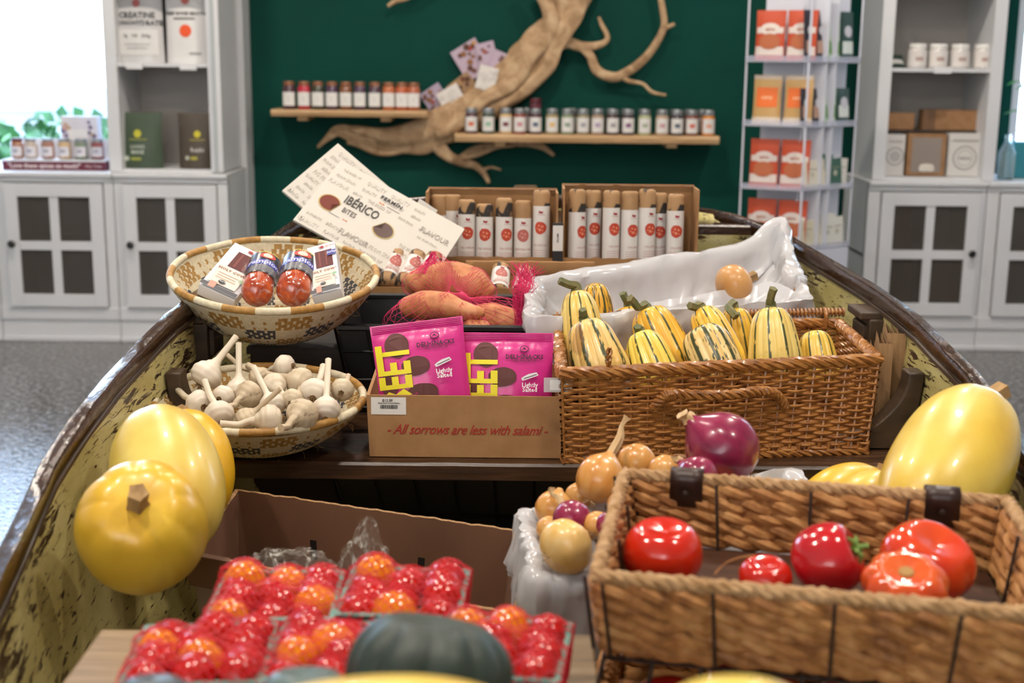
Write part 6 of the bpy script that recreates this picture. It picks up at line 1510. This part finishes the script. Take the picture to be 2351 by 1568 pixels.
cello('crumpled clear bag with a peaked top standing in the brown box', D(838, 1330, 1.50), .03, .03, .045, 4, (Vector((.1, 0, 1)).normalized(), .028))

# ---------------------------------------------------------------- tomato punnets on a wooden board
bx = thing('wooden_board', 'rough wooden crate at the lower left carrying the tomato punnets', 'crate', (-.155, 1.0, .601))
MB().box((-.235, -.145, .095), (.235, .165, .118)).build('board', m_plank, bx, smooth=False, bev=.003)
for x in (-.225, .2): MB().box((x, -.135, 0), (x+.025, .12, .095)).build('support', m_plank, bx, smooth=False, bev=.002)
PZ = .7195; PYO = .0; ball_me = {}
m_teal = mat('teal_punnet', '6f9a90', .6); m_netr = mat('red_net', 'd0102a', .35)
m_tomr = mat('cherry_tomato_red', 'cc2012', .14, c2='b81810', ns=20, Coat_Weight=.4, Subsurface_Weight=.05); m_tomo = mat('cherry_tomato_orange', 'f59a1c', .14, c2='ee8414', ns=20, Coat_Weight=.4, Subsurface_Weight=.05)
def proto_ball(name, m):
    b = MB(); b.lathe([(max(.0001, sin(pi*j/14)), -cos(pi*j/14)*.97) for j in range(15)], 22, rmod=lambda j, th: 1+.01*cos(4*th))
    o = b.build('cherry_tomato', m, None, sharp=False)
    c = MB()
    for k in range(5): a = 2*pi*k/5; c.tube([(0, 0, .96), (cos(a)*.25, sin(a)*.25, .97), (cos(a)*.45, sin(a)*.45, .9)], [.04, .04, .01], 4)
    return o
pr_r = proto_ball('r', m_tomr); pr_o = proto_ball('o', m_tomo)
first = {'r': True, 'o': True}
def punnet(where, cx, cy, yaw, seed, oranges, zoff=0):
    root = thing('punnet', 'red netted teal punnet of cherry tomatoes, %s' % where, 'punnet', (cx, cy, PZ+zoff), (0, 0, yaw), group='netted punnets of cherry tomatoes')
    s, h = .0535, .064; b = MB()
    rim = [(-s, -s), (s, -s), (s, s), (-s, s)]; bo = [(x*.86, y*.86) for x, y in rim]
    for k in range(4):
        q = (k+1) % 4
        b.tube([(*rim[k], h), (*rim[q], h)], .0026, 5); b.tube([(*bo[k], .003), (*bo[q], .003)], .002, 4); b.tube([(*rim[k], h), (*bo[k], .003)], .0022, 4)
        for i in range(9):
            for d_ in (1, -1):
                f0, f1 = i/8, i/8+d_*.18
                if 0 <= f1 <= 1: b.tube([(lerp(rim[k][0], rim[q][0], f0), lerp(rim[k][1], rim[q][1], f0), h), (lerp(bo[k][0], bo[q][0], f1), lerp(bo[k][1], bo[q][1], f1), .003)], .001, 4)
    b.box((-s*.86, -s*.86, .001), (s*.86, s*.86, .004)); b.build('basket', m_teal, root)
    rnd = random.Random(seed); balls = []
    for gx in range(3):
        for gy in range(4):
            r = rnd.uniform(.0150, .0182); x = -.035+gx*.035+rnd.uniform(-.004, .004)+(.004 if gy % 2 else -.004); y = -.038+gy*.0255+rnd.uniform(-.003, .003)
            balls.append((max(-s+r, min(s-r, x)), max(-s+r, min(s-r, y)), h-.006+rnd.uniform(-.003, .007), r))
    Mr = Matrix.Translation((cx, cy, PZ+zoff))@Matrix.Rotation(yaw, 4, 'Z')
    for i, (x, y, z, r) in enumerate(balls):
        key = 'o' if i in oranges else 'r'; p = pr_o if key == 'o' else pr_r
        if first[key]: o = p; first[key] = False
        else: o = p.copy(); COL.objects.link(o)
        if key == 'o': r *= 1.12
        balls[i] = (x, y, z, r)
        o.location = Mr@Vector((x, y, z)); o.scale = (r, r, r*rnd.uniform(.95, 1.15)); o.rotation_euler = (rnd.uniform(-1, 1), rnd.uniform(-1, 1), 0)
        tag(o, '%s cherry tomato in the netted punnet, %s' % ('orange' if key == 'o' else 'red', where), 'tomato', '%s cherry tomatoes in the punnet %s' % ('orange' if key == 'o' else 'red', where))
    G = 30; H_ = [[h+.001]*(G+1) for _ in range(G+1)]
    for j in range(G+1):
        for i in range(G+1):
            x, y = -s+2*s*i/G, -s+2*s*j/G
            for bx_, by_, bz_, br_ in balls:
                dd = (br_*1.12)**2-(x-bx_)**2-(y-by_)**2
                if dd > 0: H_[j][i] = max(H_[j][i], bz_+sqrt(dd))
    for _ in range(3): H_ = [[max(H_[j][i], (H_[max(j-1, 0)][i]+H_[min(j+1, G)][i]+H_[j][max(i-1, 0)]+H_[j][min(i+1, G)])/4) for i in range(G+1)] for j in range(G+1)]
    def S2(a, c):
        x, y = max(-1, min(1, a)), max(-1, min(1, c)); over = max(abs(a)-1, abs(c)-1, 0); fi, fj = (x+1)/2*G, (y+1)/2*G; i, j = min(int(fi), G-1), min(int(fj), G-1); u_, v_ = fi-i, fj-j
        z = lerp(lerp(H_[j][i], H_[j][i+1], u_), lerp(H_[j+1][i], H_[j+1][i+1], u_), v_)
        k = 1-over*.12; e_ = .003 if over > 0 else 0
        px, py = x*(s+e_+.001)*k, y*(s+e_+.001)*k; return Vector((px, py, max(.004, z-over*s*1.3+.0006*nz((a*9, c*9, seed)))))
    b = MB(); K_ = 17; ext = 1.7
    for d_ in (1, -1):
        for k in range(-K_, K_+1):
            c0_ = k/K_*2*1.5; P = []
            for q in range(41):
                t_ = -ext+2*ext*q/40; a = t_; c = d_*t_+c0_
                if abs(c) <= ext: P.append(S2(a, c))
            if len(P) > 2: b.tube(P, .0006, 3, cap=False)
    b.build('net', m_netr, root, sharp=False)
pos = lambda u, d: ray(u, 1400)*d
punnet('back left of the five', -.208, 1.098, R_(2), 1, (0, 3, 7, 9))
punnet('back right, beside the two tier stand', -.095, 1.108, R_(-3), 2, (3, 4))
punnet('front left corner', -.247, .978, R_(5), 3, (2, 5))
punnet('front middle, behind the big dark squash', -.138, .985, R_(-2), 4, (1, 10, 6))
punnet('front right, behind the big dark squash', -.008, .995, R_(-8), 5, (0, 3, 7))

# ---------------------------------------------------------------- two tier wicker stand with tomatoes
m_grass = NT('twisted_seagrass'); _n = m_grass.noise(40, 5, (1, 1, 1), .6)
m_grass.set(Base_Color=m_grass.ramp(_n, [(.28, '74451f'), (.5, 'ad763f'), (.75, 'cd9c62')]), Roughness=.65, Normal=m_grass.bump(m_grass.noise(110, 3), .4, .002)); m_grass = m_grass.m
m_wire = mat('dark_brown_wire', '2a1c14', .5); m_leath = mat('dark_leather', '2c1a14', .4, c2='3c241a', ns=30)
zr_ = .825
FLr, BLr, BRr = W(1368, 1328, zr_), W(1434, 1092, zr_), W(2312, 1156, zr_); FRr = FLr+(BRr-BLr)*1.02+Vector((.0, -.0, 0))
RT = [FLr, FRr, BRr, BLr]; ctr = sum(RT, Vector())/4
RB = [Vector((lerp(p.x, ctr.x, .045), lerp(p.y, ctr.y, .045), .757)) for p in RT]
std = thing('tiered_basket', 'two tier twisted seagrass basket stand with leather tabs, holding large tomatoes', 'basket', (ctr.x, ctr.y, .601))
for k, nm_ in enumerate(('front_wall', 'side_wall', 'back_wall', 'side_wall')):
    q = (k+1) % 4; b = MB(); n = 60 if k % 2 == 0 else 40
    for r in range(5):
        f = (r+.5)/5.2; P = [p+Vector((0, 0, .0025*nz((i*.13, r, k*5)))) for i, p in enumerate(seg(RB[k].lerp(RT[k], f), RB[q].lerp(RT[q], f), n))]
        rope(b, P, .0062, .0040, (6 if k % 2 == 0 else 4)+.5*(r % 2), 2, 7, jit=.4)
    b.build(nm_, m_grass, std, world=True)
b = MB(); loop = [p+Vector((0, 0, .002)) for k in range(4) for p in seg(RT[k], RT[(k+1) % 4], 44)]
rope(b, loop, .0042, .004, 44, 3, 6, closed=True, jit=.2); b.build('rim', mat('pale_seagrass', 'b8946a', .7, c2='9a7448', ns=60), std, world=True)
b = MB()
for k, cnt in ((0, 4), (1, 3), (2, 4), (3, 3)):
    q = (k+1) % 4; o_ = ((RT[k]+RT[q])/2-ctr); o_.z = 0; o_ = o_.normalized()
    for i in range(cnt+1):
        f = i/cnt if 0 < i < cnt else (.015 if i == 0 else .985); a, c = RT[k].lerp(RT[q], f), RB[k].lerp(RB[q], f)
        for s in (1, -1): b.tube([a+o_*.0105*s, c+o_*.0105*s], .0017, 5)
for k in range(4):
    q = (k+1) % 4; b.tube([RB[k]+Vector((0, 0, -.006)), RB[q]+Vector((0, 0, -.006))], .0022, 6)
for i in range(1, 12): b.tube([RB[0].lerp(RB[1], i/12)+Vector((0, 0, -.004)), RB[3].lerp(RB[2], i/12)+Vector((0, 0, -.004))], .0016, 4)
b.build('wire_frame', m_wire, std, world=True)
b = MB(); b.hexa([*[p.lerp(ctr, .03)+Vector((0, 0, 0)) if False else Vector((lerp(p.x, ctr.x, .04), lerp(p.y, ctr.y, .04), .753)) for p in RB], *[Vector((lerp(p.x, ctr.x, .04), lerp(p.y, ctr.y, .04), .756)) for p in RB]])
b.build('tray_floor', mat('dark_tray_wood', '3c2418', .5, c2='4e3020', ns=12, nsc=(1, 6, 1)), std, world=True, smooth=False)
for u, v in ((1578, 1104), (2160, 1143)):
    f = (W(u, v, zr_).x-BLr.x)/(BRr.x-BLr.x); p = BLr.lerp(BRr, f)+Vector((0, 0, .002)); e_ = (BRr-BLr).normalized(); nr = Vector((-e_.y, e_.x, 0)); b = MB()
    b.grid(lambda i, j: p+e_*(-.017+.034*i/3)+nr*.0125*cos(a_) + Vector((0, 0, .0115*sin(a_) if a_ < pi and a_ > 0 else (-.028 if j in (0, 12) else 0)*1.0)) if (a_ := -.5+(pi+1)*j/12) or 1 else 0, 3, 12)
    tb_ = b.build('leather_tab', m_leath, std, world=True); tb_.modifiers.new('s', 'SOLIDIFY').thickness = .002
    MB().lathe([(0, 0), (.0035, 0), (.003, .0015), (0, .002)], 10, M=Matrix.Translation(p+nr*-.0145+Vector((0, 0, -.012)))@Matrix.Rotation(pi/2, 4, 'X')).build('rivet', flat('8a7a60', .3, Metallic=.8) if False else m_wire, std, world=True)
# lower tier
LB = [Vector((lerp(p.x, ctr.x, -.02), lerp(p.y, ctr.y, -.02), .606)) for p in RT]; LT = [Vector((lerp(p.x, ctr.x, -.03), lerp(p.y, ctr.y, -.03), .665)) for p in RT]
for k in range(4):
    q = (k+1) % 4; b = MB()
    for r in range(3): rope(b, seg(LB[k].lerp(LT[k], (r+.5)/3), LB[q].lerp(LT[q], (r+.5)/3), 40), .0058, .0045, 9, 2, 6, jit=.3)
    b.build('lower_wall', m_grass, std, world=True)
b = MB()
for k in range(4):
    q = (k+1) % 4; b.tube([LT[k]+Vector((0, 0, .01)), LT[q]+Vector((0, 0, .01))], .002, 5)
    for i in range(0, 9 if k % 2 == 0 else 6):
        f = i/(9 if k % 2 == 0 else 6); b.tube([LB[k].lerp(LB[q], f), LT[k].lerp(LT[q], f)+Vector((0, 0, .012)), RB[k].lerp(RB[q], f)+Vector((0, 0, -.004))], .0019, 5)
b.build('lower_wire', m_wire, std, world=True)
b = MB(); b.add([p+Vector((0, 0, .004)) for p in LB], [(0, 1, 2, 3)]); b.build('lower_floor', m_grass, std, world=True, smooth=False)

m_tom = mat('tomato_skin', 'ffffff', .16, attr=True, Coat_Weight=.5, Subsurface_Weight=.06)
def tcol(a, c, seed):
    a, c = L3(a), L3(c)
    return lambda t, th: mixc(a, c, min(1, max(0, .45+.8*nz((cos(th)+seed, sin(th), t*1.5))+max(0, t-.75)*1.2)))
def tomato(label, u, v, d, rpx, ax, base, alt, lobes, amp, seed, squash_=.8, stem=None, group='large tomatoes in the upper tray of the stand', z=None, r=None, wide=1):
    c = D(u, v, d); r = r or rpx*d/FPX; ax = Vector(ax).normalized()
    if z is not None: c.z = z
    o = fruit('tomato', label, 'tomato', c+ax*r*squash_, c-ax*r*squash_, r, prof_el(.46), lobes, amp, tcol(base, alt, seed), group, m=m_tom, seed=seed, wob=.03, dim=.34, nseg=64, nr=26, part='skin')
    if stem:
        b = MB(); L = 2*r*squash_-.25*r*.8
        if stem == 'calyx':
            for k in range(5): a = 2*pi*k/5+.3; b.tube([(0, 0, L), (cos(a)*r*.22, sin(a)*r*.22, L+.004), (cos(a)*r*.42, sin(a)*r*.42, L+.001+.004*(k % 2))], [.003, .0028, .0008], 5)
            b.tube([(0, 0, L-.002), (.001, .001, L+.008), (.004, .001, L+.013)], [.003, .0022, .0028], 6); b.build('calyx', mat('tomato_calyx', '6a8a3a', .6), o)
        else:
            b.lathe([(0, L+.0015), (.006, L+.0015), (.009, L-.003)], 12); b.build('stem_scar', mat('stem_scar', 'a8804a', .8), o)
    return o
tomato('round bright red tomato alone at the left of the upper tray', 1521, 1270, 1.235, 93, (0, -.1, 1), 'd02c12', 'c4200e', 5, .03, 1, .86)
tomato('small red tomato low between the left one and the middle one', 1757, 1328, 1.20, 62, (0, -.2, 1), 'cc2410', 'bc1c0e', 5, .03, 2, .8)
tomato('pinkish red tomato in the middle with a green calyx on its right', 1900, 1285, 1.21, 86, (.75, -.25, .45), 'c41c24', 'b01822', 6, .04, 3, .95, 'calyx')
tomato('largest lobed red tomato at the right of the upper tray', 2130, 1290, 1.24, 112, (.25, -.35, 1), 'cc2c14', 'd84a1c', 4, .10, 4, .72)
tomato('ribbed orange red tomato in front with a brown stem scar', 2078, 1345, 1.15, 100, (-.1, -.35, 1), 'd04418', 'd8602c', 9, .13, 5, .62, 'scar')
LG = 'tomatoes in the lower tier of the stand'
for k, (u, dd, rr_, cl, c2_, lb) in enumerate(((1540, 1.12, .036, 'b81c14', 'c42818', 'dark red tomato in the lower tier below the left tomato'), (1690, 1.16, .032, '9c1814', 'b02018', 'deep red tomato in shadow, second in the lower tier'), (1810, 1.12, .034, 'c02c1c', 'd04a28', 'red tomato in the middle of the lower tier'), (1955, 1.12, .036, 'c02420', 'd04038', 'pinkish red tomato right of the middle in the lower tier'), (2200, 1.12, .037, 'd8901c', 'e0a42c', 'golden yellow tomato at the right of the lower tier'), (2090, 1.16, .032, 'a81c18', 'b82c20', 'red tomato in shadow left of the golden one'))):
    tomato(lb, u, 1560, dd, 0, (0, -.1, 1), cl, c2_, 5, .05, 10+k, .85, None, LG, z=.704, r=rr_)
b = MB(); b.tube(smoothpath([D(1640, 1318, 1.2), D(1670, 1290, 1.22), D(1720, 1276, 1.24), D(1760, 1278, 1.25)], 6), .0008, 4); o = b.build('straw_strand', m_grass, None, loc=D(1700, 1300, 1.22)); tag(o, 'single dry straw strand lying in the upper tray beside the small tomato', 'straw')
